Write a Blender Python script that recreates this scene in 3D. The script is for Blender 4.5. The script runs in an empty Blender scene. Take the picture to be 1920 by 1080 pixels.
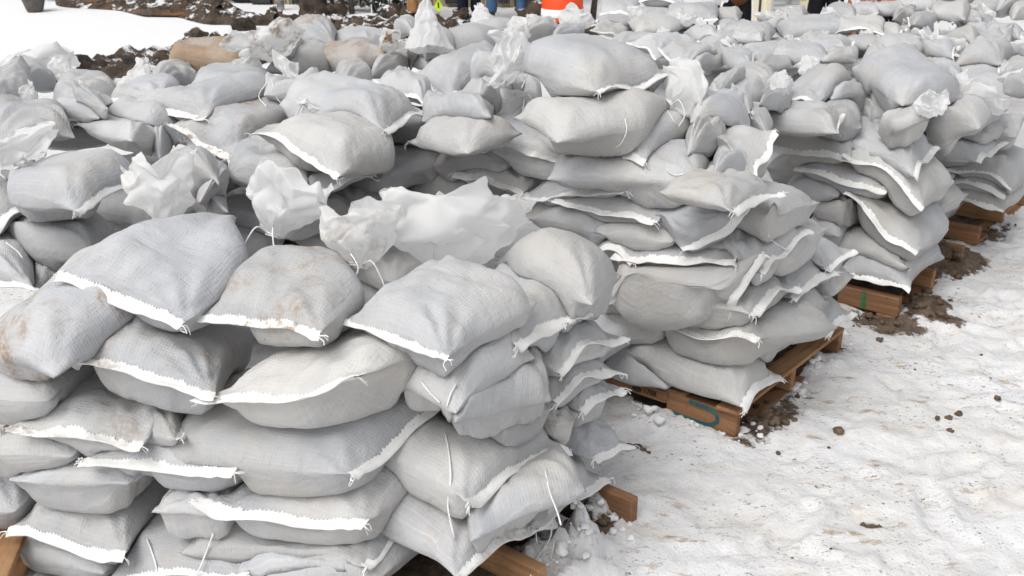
import bpy, bmesh, math, random
import numpy as np
from mathutils import Vector, Matrix
R = math.radians
SC = bpy.context.scene

# ------------------------------------------------------------------ camera
F_PX, PITCH, CAM_Z = 2000.0, math.atan(780 / 2000.0), 2.0
cam_data = bpy.data.cameras.new('camera')
cam = bpy.data.objects.new('camera', cam_data)
SC.collection.objects.link(cam)
SC.camera = cam
cam.location = (0, 0, CAM_Z)
cam.rotation_euler = (math.pi / 2 - PITCH, 0, 0)
cam_data.sensor_width = 36
cam_data.lens = F_PX / 1920 * 36
cam_data.clip_start, cam_data.clip_end = 0.05, 400
cam_data.dof.use_dof = True
cam_data.dof.focus_distance = 3.6
cam_data.dof.aperture_fstop = 9.0

# ------------------------------------------------------------------ world and sun
SUN_EL, SUN_AZ = 55, -135
world = bpy.data.worlds.new('World')
SC.world = world
world.use_nodes = True
wn, wl = world.node_tree.nodes, world.node_tree.links
wn.clear()
sky = wn.new('ShaderNodeTexSky'); sky.sky_type = 'NISHITA'; sky.sun_disc = False
sky.sun_elevation = R(SUN_EL); sky.sun_rotation = R(SUN_AZ)
sky.air_density, sky.dust_density, sky.ozone_density = 1.0, 4.0, 1.0
hs = wn.new('ShaderNodeHueSaturation'); hs.inputs['Saturation'].default_value = 0.16
bg = wn.new('ShaderNodeBackground'); bg.inputs['Strength'].default_value = 0.15
wo = wn.new('ShaderNodeOutputWorld')
wl.new(sky.outputs[0], hs.inputs['Color']); wl.new(hs.outputs[0], bg.inputs[0]); wl.new(bg.outputs[0], wo.inputs[0])
sd = bpy.data.lights.new('sun', 'SUN'); sd.energy = 1.15; sd.angle = R(45); sd.color = (1, 0.975, 0.94)
sun = bpy.data.objects.new('sun', sd); SC.collection.objects.link(sun)
sun.rotation_euler = (R(90 - SUN_EL), 0, R(180 - SUN_AZ) * 0)
_d = Vector((math.sin(R(SUN_AZ)) * math.cos(R(SUN_EL)), math.cos(R(SUN_AZ)) * math.cos(R(SUN_EL)), math.sin(R(SUN_EL))))
sun.rotation_euler = _d.to_track_quat('Z', 'Y').to_euler()
SC.view_settings.view_transform = 'Standard'; SC.view_settings.look = 'None'
SC.view_settings.exposure = 0.17; SC.view_settings.gamma = 1.0
SC.cycles.max_bounces = 6; SC.cycles.diffuse_bounces = 3; SC.cycles.use_denoising = True

# ------------------------------------------------------------------ pixel helpers (1920 x 1080 photograph pixels to points)
CP, SP = math.cos(PITCH), math.sin(PITCH)
CAM = np.array([0, 0, CAM_Z])
def ray(x, y):
    a, b = (x - 960) / F_PX, (540 - y) / F_PX
    return np.array([a, CP + b * SP, -SP + b * CP])
def on_z(x, y, z):
    d = ray(x, y); return CAM + d * ((z - CAM_Z) / d[2])
def on_y(x, y, Y):
    d = ray(x, y); return CAM + d * (Y / d[1])
def at_depth(x, y, dep):
    return CAM + ray(x, y) * dep
def depth_of(p):
    return p[1] * CP - (p[2] - CAM_Z) * SP
def azd(a): return np.array([math.sin(R(a)), math.cos(R(a)), 0])
# vertical faces of the stacks: (point, inward direction)
PL = {'AF': ((-.13, 2.42), 12), 'AR': ((-.13, 2.42), 35 - 90), 'BF': ((.83, 3.50), 38.7), 'BR': ((.88, 3.52), 38.7 - 90),
      'CF': ((1.87, 4.66), 38.7), 'CR': ((1.9, 4.66), 38.7 - 90), 'DF': ((2.68, 5.75), 38.7), 'DR': ((2.72, 5.75), 38.7 - 90)}
def on_plane(x, y, name):
    (px, py), a = PL[name]; n = azd(a); d = ray(x, y)
    t = np.dot(np.array([px, py, 0]) - CAM, n) / np.dot(d, n)
    return CAM + d * t

# ------------------------------------------------------------------ noise
def _h(ix, iy, iz, seed):
    n = (ix * 374761393 + iy * 668265263 + iz * 2147483647 + seed * 1274126177) & 0xffffffff
    n = ((n ^ (n >> 13)) * 1274126177) & 0xffffffff
    return ((n ^ (n >> 16)) & 0xffff) / 65535.0
def vn(p, seed=0):
    p = np.asarray(p, float); i = np.floor(p).astype(np.int64); f = p - i; f = f * f * (3 - 2 * f)
    r = 0
    for dx in (0, 1):
        wx = f[..., 0] if dx else 1 - f[..., 0]
        for dy in (0, 1):
            wy = f[..., 1] if dy else 1 - f[..., 1]
            for dz in (0, 1):
                wz = f[..., 2] if dz else 1 - f[..., 2]
                r = r + wx * wy * wz * _h(i[..., 0] + dx, i[..., 1] + dy, i[..., 2] + dz, seed)
    return r * 2 - 1
def fbm(p, seed=0, oct=4, gain=.5):
    p = np.asarray(p, float); a, s, r = 1, 1, 0
    for k in range(oct):
        r = r + a * vn(p * s + k * 7.3, seed + k); a *= gain; s *= 2.03
    return r
def blur(a, n):
    for _ in range(n):
        b = np.pad(a, 1, mode='edge')
        a = (b[1:-1, 1:-1] * 2 + b[:-2, 1:-1] + b[2:, 1:-1] + b[1:-1, :-2] + b[1:-1, 2:]) / 6
    return a

# ------------------------------------------------------------------ materials
class NT:
    def __init__(s, name):
        s.m = bpy.data.materials.new(name); s.m.use_nodes = True
        s.n, s.l = s.m.node_tree.nodes, s.m.node_tree.links
        s.b = s.n['Principled BSDF']; s.o = s.n['Material Output']
    def new(s, t, **k):
        x = s.n.new(t)
        for a, v in k.items(): setattr(x, a, v)
        return x
    def put(s, sock, v):
        if isinstance(v, bpy.types.NodeSocket): s.l.new(v, sock)
        else: sock.default_value = v
    def noise(s, vec, scale, detail=4, rough=.55, dist=0, off=None):
        x = s.new('ShaderNodeTexNoise'); s.put(x.inputs['Vector'], vec); s.put(x.inputs['Scale'], scale)
        x.inputs['Detail'].default_value = detail; x.inputs['Roughness'].default_value = rough; x.inputs['Distortion'].default_value = dist
        return x.outputs['Fac']
    def map(s, vec, scale=(1, 1, 1), loc=(0, 0, 0), rot=(0, 0, 0)):
        x = s.new('ShaderNodeMapping'); s.put(x.inputs[0], vec); s.put(x.inputs['Location'], loc); x.inputs['Scale'].default_value = scale; x.inputs['Rotation'].default_value = rot
        return x.outputs[0]
    def rng(s, v, a, b, c=0, d=1, smooth=True):
        x = s.new('ShaderNodeMapRange'); x.interpolation_type = 'SMOOTHSTEP' if smooth else 'LINEAR'
        s.put(x.inputs[0], v); x.inputs[1].default_value = a; x.inputs[2].default_value = b; x.inputs[3].default_value = c; x.inputs[4].default_value = d
        return x.outputs[0]
    def math(s, op, a, b=0, c=0):
        x = s.new('ShaderNodeMath', operation=op); s.put(x.inputs[0], a); s.put(x.inputs[1], b); s.put(x.inputs[2], c); return x.outputs[0]
    def mix(s, f, a, b):
        x = s.new('ShaderNodeMix', data_type='RGBA'); s.put(x.inputs[0], f); s.put(x.inputs[6], a); s.put(x.inputs[7], b); return x.outputs[2]
    def bump(s, h, strength=.3, dist=.01, nrm=None):
        x = s.new('ShaderNodeBump'); x.inputs['Strength'].default_value = strength; x.inputs['Distance'].default_value = dist
        s.put(x.inputs['Height'], h)
        if nrm: s.l.new(nrm, x.inputs['Normal'])
        return x.outputs[0]
    def set(s, col=None, rough=.6, nrm=None, spec=.3):
        if col is not None: s.put(s.b.inputs['Base Color'], col)
        s.put(s.b.inputs['Roughness'], rough); s.b.inputs['Specular IOR Level'].default_value = spec
        if nrm: s.l.new(nrm, s.b.inputs['Normal'])
        return s.m
def rgb(r, g, b): return (r, g, b, 1)
def coords(t):
    g = t.new('ShaderNodeNewGeometry').outputs['Position']
    return g
def attr(t, name, kind='OBJECT'):
    a = t.new('ShaderNodeAttribute'); a.attribute_type = kind; a.attribute_name = name; return a.outputs['Fac']

def mat_sack():
    t = NT('woven_sack')
    uv = t.new('ShaderNodeUVMap').outputs[0]; pos = t.new('ShaderNodeTexCoord').outputs['Object']
    dirt, seed, tone = attr(t, 'dirt'), attr(t, 'seed'), attr(t, 'tone')
    off = t.new('ShaderNodeCombineXYZ'); t.put(off.inputs[0], t.math('MULTIPLY', seed, 37.0)); t.put(off.inputs[1], t.math('MULTIPLY', seed, 91.0)); t.put(off.inputs[2], seed)
    va = t.new('ShaderNodeVectorMath', operation='ADD'); t.l.new(pos, va.inputs[0]); t.l.new(off.outputs[0], va.inputs[1]); P = va.outputs[0]
    ua = t.new('ShaderNodeVectorMath', operation='ADD'); t.l.new(uv, ua.inputs[0]); t.l.new(off.outputs[0], ua.inputs[1])
    warp = t.new('ShaderNodeVectorMath', operation='ADD')
    wnz = t.new('ShaderNodeTexNoise'); t.l.new(ua.outputs[0], wnz.inputs['Vector']); wnz.inputs['Scale'].default_value = 9
    ws = t.new('ShaderNodeVectorMath', operation='SCALE'); t.l.new(wnz.outputs['Color'], ws.inputs[0]); ws.inputs['Scale'].default_value = .012
    t.l.new(ua.outputs[0], warp.inputs[0]); t.l.new(ws.outputs[0], warp.inputs[1]); U = warp.outputs[0]
    # weave: rows and columns of flat tape
    def wave(dirn, sc):
        w = t.new('ShaderNodeTexWave', wave_type='BANDS', bands_direction=dirn); t.l.new(U, w.inputs['Vector']); w.inputs['Scale'].default_value = sc
        w.inputs['Distortion'].default_value = 1.2; w.inputs['Detail'].default_value = 2; w.inputs['Detail Scale'].default_value = .6
        return w.outputs['Fac']
    wa, wb = wave('X', 33), wave('Y', 33)
    grid = t.math('MULTIPLY', wa, wb)
    # pulled tapes: sparse long pale lines
    sx = t.noise(t.map(U, (3, 260, 1)), 1, 2); sy = t.noise(t.map(U, (260, 3, 1)), 1, 2)
    lines = t.math('MAXIMUM', t.rng(sx, .56, .76), t.rng(sy, .58, .78))
    base = t.mix(t.rng(t.noise(P, 5, 3), .3, .7), rgb(.415, .424, .445), rgb(.495, .503, .518))
    base = t.mix(t.rng(t.noise(P, 2.3, 2), .42, .7, 0, .6), base, rgb(.545, .535, .51))
    base = t.mix(t.rng(seed, .62, .9, 0, .5), base, rgb(.55, .53, .49))
    base = t.mix(t.math('MULTIPLY', t.rng(t.noise(P, 3.4, 5, .6), .52, .7), .45), base, rgb(.36, .365, .38))
    base = t.mix(t.math('MULTIPLY', lines, .32), base, rgb(.70, .71, .73))
    base = t.mix(t.math('MULTIPLY', grid, .16), base, rgb(.33, .335, .345))
    hv = t.new('ShaderNodeHueSaturation'); t.l.new(base, hv.inputs['Color']); t.put(hv.inputs['Value'], t.math('ADD', tone, 1.0)); base = hv.outputs[0]
    # dirt: mud flecks everywhere, wide ochre smears on the dirty ones
    fl = t.rng(t.noise(P, 95, 3, .7), .66, .72)
    fm = t.rng(t.noise(P, 6, 2), .5, .68)
    spots = t.math('MULTIPLY', t.math('MULTIPLY', fl, fm), t.math('MULTIPLY_ADD', dirt, .8, .45))
    sm = t.math('MULTIPLY', t.rng(t.noise(P, 7, 5, .65), .47, .72), t.rng(t.noise(P, 60, 4, .7), .3, .62))
    smear = t.math('MULTIPLY', sm, dirt)
    fine = t.math('MULTIPLY', t.rng(t.noise(P, 3.2, 4, .6), .47, .72), .36)
    base = t.mix(fine, base, rgb(.48, .43, .36))
    base = t.mix(t.math('MULTIPLY', t.rng(dirt, 1.0, 1.5), t.rng(t.noise(P, 5, 4), .28, .6, .35, 1)), base, rgb(.33, .235, .155))
    base = t.mix(smear, base, rgb(.30, .20, .115))
    base = t.mix(spots, base, rgb(.13, .085, .05))
    cr = t.new('ShaderNodeTexNoise'); t.l.new(P, cr.inputs['Vector']); cr.inputs['Scale'].default_value = 14; cr.inputs['Detail'].default_value = 5; cr.noise_type = 'RIDGED_MULTIFRACTAL' if hasattr(cr, 'noise_type') else cr.noise_type
    b0 = t.bump(t.noise(P, 17, 5, .62, .6), .45, .016)
    b1 = t.bump(t.noise(t.map(U, (22, 5, 1)), 1, 4, .6), .45, .012, b0)
    b2 = t.bump(t.math('ADD', t.math('MULTIPLY', lines, .5), t.math('SUBTRACT', 0, t.math('MULTIPLY', grid, .9))), .35, .0022, b1)
    return t.set(base, t.rng(t.noise(P, 12), .3, .7, .5, .68), b2, .28)
def mat_hem():
    t = NT('white_hem')
    pos = t.new('ShaderNodeTexCoord').outputs['Object']; dirt, seed = attr(t, 'dirt'), attr(t, 'seed')
    va = t.new('ShaderNodeVectorMath', operation='ADD'); t.l.new(pos, va.inputs[0]); c = t.new('ShaderNodeCombineXYZ'); t.put(c.inputs[0], t.math('MULTIPLY', seed, 53.)); t.l.new(c.outputs[0], va.inputs[1]); P = va.outputs[0]
    base = t.mix(t.rng(t.noise(P, 9, 4), .35, .7), rgb(.84, .84, .83), rgb(.70, .69, .665))
    d = t.math('MULTIPLY', t.math('MULTIPLY', t.rng(t.noise(P, 26, 4, .7), .46, .62), t.rng(t.noise(P, 5, 2), .42, .62)), dirt)
    base = t.mix(d, base, rgb(.27, .16, .08))
    base = t.mix(t.math('MULTIPLY', t.rng(t.noise(P, 160, 2), .68, .74), .7), base, rgb(.2, .13, .09))
    return t.set(base, .6, t.bump(t.noise(P, 130, 3), .35, .003), .25)
def mat_film():
    t = NT('thin_white_film')
    pos = t.new('ShaderNodeTexCoord').outputs['Object']; dirt = attr(t, 'dirt')
    base = t.mix(t.rng(t.noise(pos, 11, 4), .35, .7), rgb(.95, .95, .945), rgb(.90, .90, .895))
    d = t.math('MULTIPLY', t.rng(t.noise(pos, 14, 5, .7), .5, .66), dirt)
    base = t.mix(d, base, rgb(.32, .2, .11))
    nb = t.bump(t.noise(pos, 38, 4, .5, .4), .3, .006)
    t.set(base, .42, nb, .35)
    tr = t.new('ShaderNodeBsdfTranslucent'); t.put(tr.inputs['Color'], base); t.l.new(nb, tr.inputs['Normal'])
    ms = t.new('ShaderNodeMixShader'); ms.inputs[0].default_value = .58
    t.l.new(t.b.outputs[0], ms.inputs[1]); t.l.new(tr.outputs[0], ms.inputs[2]); t.l.new(ms.outputs[0], t.o.inputs[0])
    return t.m
def mat_wood(name, c1, c2, paint=None):
    t = NT(name); pos = t.new('ShaderNodeTexCoord').outputs['Object']
    uv = t.new('ShaderNodeUVMap').outputs[0]
    g = t.noise(t.map(uv, (2.2, 34, 1)), 1, 6, .65, .8); g2 = t.noise(pos, 5, 4)
    base = t.mix(t.rng(g, .35, .68), c1, c2)
    base = t.mix(t.rng(g2, .48, .72, 0, .55), base, rgb(.16, .085, .045))
    base = t.mix(t.rng(t.noise(pos, 45, 4, .7), .6, .72, 0, .6), base, rgb(.07, .045, .03))
    return t.set(base, .72, t.bump(g, .5, .003), .2)
def mat_plain(name, col, rough=.6, var=.25, sc=8, bump=.15, metal=0, spec=.3):
    t = NT(name); pos = t.new('ShaderNodeTexCoord').outputs['Object']
    n = t.noise(pos, sc, 5, .6)
    dk = tuple(c * (1 - var) for c in col[:3]) + (1,); lt = tuple(min(1, c * (1 + var * .6)) for c in col[:3]) + (1,)
    t.b.inputs['Metallic'].default_value = metal
    return t.set(t.mix(t.rng(n, .3, .7), dk, lt), rough, t.bump(t.noise(pos, sc * 5, 4), bump, .01), spec)
M = {}
M['sack'], M['hem'], M['film'] = mat_sack(), mat_hem(), mat_film()
M['wood'] = mat_wood('pallet_wood', rgb(.31, .165, .085), rgb(.19, .10, .055))
M['wood_pale'] = mat_wood('sawn_end_wood', rgb(.40, .235, .12), rgb(.27, .14, .065))

# ------------------------------------------------------------------ objects
COL = SC.collection
def tag(o, label=None, cat=None, group=None, kind=None):
    if label: o['label'] = label
    if cat: o['category'] = cat
    if group: o['group'] = group
    if kind: o['kind'] = kind
    return o
def empty(name, loc):
    o = bpy.data.objects.new(name, None); COL.objects.link(o); o.location = loc; o.empty_display_size = .1
    return o
def mesh_obj(name, verts, faces, mats, parent=None, smooth=True, uv=None, midx=None):
    """verts in world space; the object's origin goes to its parent or to the verts' own centre"""
    v = np.asarray(verts, float)
    me = bpy.data.meshes.new(name)
    org = np.array(parent.location if parent is not None and parent.parent is None else (parent['org'] if parent is not None else (v[:, 0].mean(), v[:, 1].mean(), v[:, 2].min())))
    me.from_pydata((v - org).tolist(), [], [tuple(map(int, f)) for f in faces])
    for m in (mats if isinstance(mats, (list, tuple)) else [mats]): me.materials.append(m)
    if smooth: me.polygons.foreach_set('use_smooth', [True] * len(me.polygons))
    if midx is not None: me.polygons.foreach_set('material_index', [int(i) for i in midx])
    if uv is not None:
        l = me.uv_layers.new(name='UVMap'); li = np.empty(len(me.loops), dtype=np.int32); me.loops.foreach_get('vertex_index', li)
        l.data.foreach_set('uv', np.asarray(uv, float)[li].ravel())
    me.update()
    o = bpy.data.objects.new(name, me); COL.objects.link(o)
    if parent is not None: o.parent = parent; o['org'] = [float(x) for x in org] if parent.parent is not None else [float(x) for x in org]
    else: o.location = org
    return o
class MB:
    """collects shapes that become ONE mesh object"""
    def __init__(s): s.v, s.f, s.uv, s.k = [], [], [], 0
    def add(s, v, f, uv=None):
        v = np.asarray(v, float); s.v.append(v); s.f += [[i + s.k for i in q] for q in f]; s.k += len(v)
        s.uv.append(np.asarray(uv, float) if uv is not None else v[:, :2])
    def box(s, c, size, ax=None, jit=0, bev=.006, rnd=None):
        """box with chamfered edges; ax = 3 unit axes rows"""
        ax = np.eye(3) if ax is None else np.asarray(ax); h = np.asarray(size) / 2
        b = min(bev, min(h) * .45); V = []; idx = {}
        for sx in (-1, 1):
            for sy in (-1, 1):
                for sz in (-1, 1):
                    sg = np.array([sx, sy, sz])
                    for k in range(3):
                        p = sg * (h - b); p[k] = sg[k] * h[k]
                        idx[(sx, sy, sz, k)] = len(V); V.append(p)
        V = np.array(V); Fc = []
        for k in range(3):
            i, j = [(1, 2), (2, 0), (0, 1)][k]
            for sg in (-1, 1):
                q = []
                for a, c2 in ((-1, -1), (1, -1), (1, 1), (-1, 1)):
                    t = [0, 0, 0]; t[k] = sg; t[i] = a; t[j] = c2; q.append(idx[(*t, k)])
                Fc.append(q if sg > 0 else q[::-1])
        for k in range(3):
            i, j = [(1, 2), (2, 0), (0, 1)][k]
            for a in (-1, 1):
                for c2 in (-1, 1):
                    t0, t1 = [0, 0, 0], [0, 0, 0]
                    t0[i] = t1[i] = a; t0[j] = t1[j] = c2; t0[k] = -1; t1[k] = 1
                    q = [idx[(*t0, i)], idx[(*t1, i)], idx[(*t1, j)], idx[(*t0, j)]]
                    Fc.append(q)
        for sx in (-1, 1):
            for sy in (-1, 1):
                for sz in (-1, 1): Fc.append([idx[(sx, sy, sz, 0)], idx[(sx, sy, sz, 1)], idx[(sx, sy, sz, 2)]])
        L = int(np.argmax(h)); o1 = (L + 1) % 3; o2 = (L + 2) % 3
        uv = np.stack([V[:, L] + c[0] * 3, V[:, o1] + V[:, o2] + c[1] * 5 + c[2] * 7], 1)
        W = V @ ax + np.asarray(c)
        if jit: W = W + np.random.RandomState(int(abs(c[0] * 999 + c[2] * 77)) % 9999).normal(0, jit, W.shape)
        s.add(W, Fc, uv)
    def tube(s, pts, rad, n=8, cap=True):
        pts = np.asarray(pts, float); m = len(pts); rad = np.broadcast_to(np.asarray(rad, float), (m,))
        tg = np.gradient(pts, axis=0); tg /= np.linalg.norm(tg, axis=1)[:, None] + 1e-9
        ref = np.array([0, 0, 1.]) if abs(tg[0][2]) < .9 else np.array([1., 0, 0]); V = []
        for i in range(m):
            a = np.cross(tg[i], ref); a /= np.linalg.norm(a) + 1e-9; b = np.cross(tg[i], a); ref = np.cross(a, tg[i])
            th = np.arange(n) * 2 * np.pi / n
            V.append(pts[i] + rad[i] * (np.cos(th)[:, None] * a + np.sin(th)[:, None] * b))
        V = np.concatenate(V); Fc = [[i * n + j, i * n + (j + 1) % n, (i + 1) * n + (j + 1) % n, (i + 1) * n + j] for i in range(m - 1) for j in range(n)]
        if cap: Fc += [list(range(n))[::-1], [(m - 1) * n + j for j in range(n)]]
        s.add(V, Fc)
    def lathe(s, c, prof, n=24, ax=None):
        prof = np.asarray(prof, float); th = np.arange(n) * 2 * np.pi / n; ax = np.eye(3) if ax is None else ax
        V = np.concatenate([np.stack([r * np.cos(th), r * np.sin(th), np.full(n, z)], 1) for r, z in prof]) @ ax + np.asarray(c)
        m = len(prof); Fc = [[i * n + j, i * n + (j + 1) % n, (i + 1) * n + (j + 1) % n, (i + 1) * n + j] for i in range(m - 1) for j in range(n)]
        Fc += [list(range(n))[::-1], [(m - 1) * n + j for j in range(n)]]
        s.add(V, Fc)
    def rock(s, c, r, seed, n=8, squash=.7):
        th = np.linspace(0, np.pi, n); V = [[0, 0, 1.]]
        for i in range(1, n - 1):
            for j in range(n + 2):
                a = j * 2 * np.pi / (n + 2); V.append([math.sin(th[i]) * math.cos(a), math.sin(th[i]) * math.sin(a), math.cos(th[i])])
        V.append([0, 0, -1.]); V = np.array(V); m = n + 2
        V = V * (1 + .45 * fbm(V * 1.6 + seed * 3.1, seed, 3)[:, None]) * r * np.array([1, 1, squash])
        Fc = [[0, 1 + j, 1 + (j + 1) % m] for j in range(m)]
        for i in range(n - 3): Fc += [[1 + i * m + j, 1 + (i + 1) * m + j, 1 + (i + 1) * m + (j + 1) % m, 1 + i * m + (j + 1) % m] for j in range(m)]
        k = len(V) - 1; Fc += [[k, 1 + (n - 3) * m + (j + 1) % m, 1 + (n - 3) * m + j] for j in range(m)]
        s.add(V + np.asarray(c), Fc)
    def build(s, name, mat, parent=None, smooth=False):
        return mesh_obj(name, np.concatenate(s.v), s.f, mat, parent, smooth, np.concatenate(s.uv))
DEBUG = False
# ------------------------------------------------------------------ sandbags
CELL, GX0, GY0 = .01, -3.2, 1.6
GNX, GNY = 1300, 1500
H = np.zeros((GNX, GNY))
_hx = (GX0 + (np.arange(GNX) + .5) * CELL)[:, None]; _hy = (GY0 + (np.arange(GNY) + .5) * CELL)[None, :]
def gi(x, y): return np.clip(((x - GX0) / CELL).astype(int), 0, GNX - 1), np.clip(((y - GY0) / CELL).astype(int), 0, GNY - 1)
def stamp(P):
    """write a sheet of points (nu, nv, 3) into the height field"""
    nu, nv, _ = P.shape; k = 3
    a = np.linspace(0, nu - 1, nu * k); b = np.linspace(0, nv - 1, nv * k)
    i = np.minimum(a.astype(int), nu - 2); j = np.minimum(b.astype(int), nv - 2); fa = (a - i)[:, None, None]; fb = (b - j)[None, :, None]
    Q = P[i][:, j] * (1 - fa) * (1 - fb) + P[i + 1][:, j] * fa * (1 - fb) + P[i][:, j + 1] * (1 - fa) * fb + P[i + 1][:, j + 1] * fa * fb
    ix, iy = gi(Q[..., 0].ravel(), Q[..., 1].ravel()); np.maximum.at(H, (ix, iy), Q[..., 2].ravel())
def nrm(v): return v / (np.linalg.norm(v) + 1e-12)
def solve(pts, W0, L0):
    """pts: three (kind, data): fixed points or (x, y, z) pixels with a height that may shift a little"""
    free = [p[0] == 'z' for p in pts]
    dz = np.linspace(-.14, .14, 9); best = None
    C = []
    for p in pts: C.append([p[1]] if p[0] != 'z' else [on_z(p[1][0], p[1][1], p[1][2] + d) for d in dz])
    D = [[0] if p[0] != 'z' else dz for p in pts]
    for i, a in enumerate(C[0]):
        for j, b in enumerate(C[1]):
            w = b - a; W = np.linalg.norm(w); m = (a + b) / 2
            for k, q in enumerate(C[2]):
                ax = q - m; L = np.linalg.norm(ax); co = np.dot(w, ax) / (W * L + 1e-9)
                mdz = (D[0][i] + D[1][j] + D[2][k])
                e = ((W - W0) / .05) ** 2 + ((L - L0) / .07) ** 2 + (co / .28) ** 2 + (D[0][i] / .06) ** 2 + (D[1][j] / .06) ** 2 + (D[2][k] / .06) ** 2 + ((b[2] - a[2]) / .1) ** 2 + ((q[2] - m[2]) / .13) ** 2
                if best is None or e < best[0]: best = (e, a, b, q)
    return best[1:]
def parse_pt(s, ref):
    a = s.split(','); x, y = float(a[0]), float(a[1]); k = a[2] if len(a) > 2 else '='
    if k in PL: return ('f', on_plane(x, y, k))
    if k == '=': return ('z', (x, y, ref))
    return ('z', (x, y, float(k)))
def place(line, far=False):
    """returns P1, P2, Q"""
    f = line['g'].split()
    W0, L0 = line.get('W', .38), line.get('L', .52)
    if f[0] in ('bR', 'bL', 'bF'):
        x0, y0, x1, y1, z = map(float, f[1:6]); w, h = x1 - x0, y1 - y0
        x0, x1 = x0 - .1 * w, x1 + .1 * w; w *= 1.2; z -= .02; W0 = line.get('W', .42)
        if f[0] == 'bR': g = [(x1 - .14 * w, y1 - .1 * h), (x1, y0 + .38 * h), (x0, y0 + .5 * h)]
        elif f[0] == 'bL': g = [(x0, y0 + .38 * h), (x0 + .14 * w, y1 - .1 * h), (x1, y0 + .5 * h)]
        else: g = [(x0, y1 - .3 * h), (x1, y1 - .26 * h), ((x0 + x1) / 2 + .06 * w, y0 + .1 * h)]
        pts = [('z', (*p, z)) for p in g]

    else:
        p1 = parse_pt(f[0], 1.0); r = p1[1][2]
        p2 = parse_pt(f[1], r)
        if f[2].startswith('in'):
            # into the face of the stack, with a small turn
            pl = f[0].split(',')[2]; yaw = float(f[2][2:] or 0); n = azd(PL[pl][1] + yaw) if pl in PL else azd(yaw)
            a, b = p1[1], (p2[1] if p2[0] == 'f' else on_z(*p2[1])); m = (a + b) / 2
            w_ = np.linalg.norm(b - a); wc = min(w_, .5 if line.get('hem', 1) else .44)
            if pl == 'AR' or pl == 'BR': m = b + (a - b) * wc / w_ / 2
            a, b = m + (a - m) * 0 + nrm(a - b) * wc / 2, m - nrm(a - b) * wc / 2
            return a, b, m + n * L0 + np.array([0, 0, line.get('rise', .0)])
        p3 = parse_pt(f[2], r); pts = [p1, p2, p3]
    if far: pts = [(p[0], (p[1][0], p[1][1], p[1][2] - .30 * min(max((190 - p[1][1]) / 130, 0), 1))) if p[0] == 'z' else p for p in pts]
    a, b, q = solve(pts, W0, L0)
    m = (a + b) / 2; W = np.linalg.norm(b - a); L = np.linalg.norm(q - m)
    Wc = min(max(W, .27), W0 + .1); Lc = min(max(L, .36), L0 + .16)
    a, b = m + (a - m) * Wc / W, m + (b - m) * Wc / W; q = m + (q - m) * Lc / L
    return a, b, q
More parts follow.
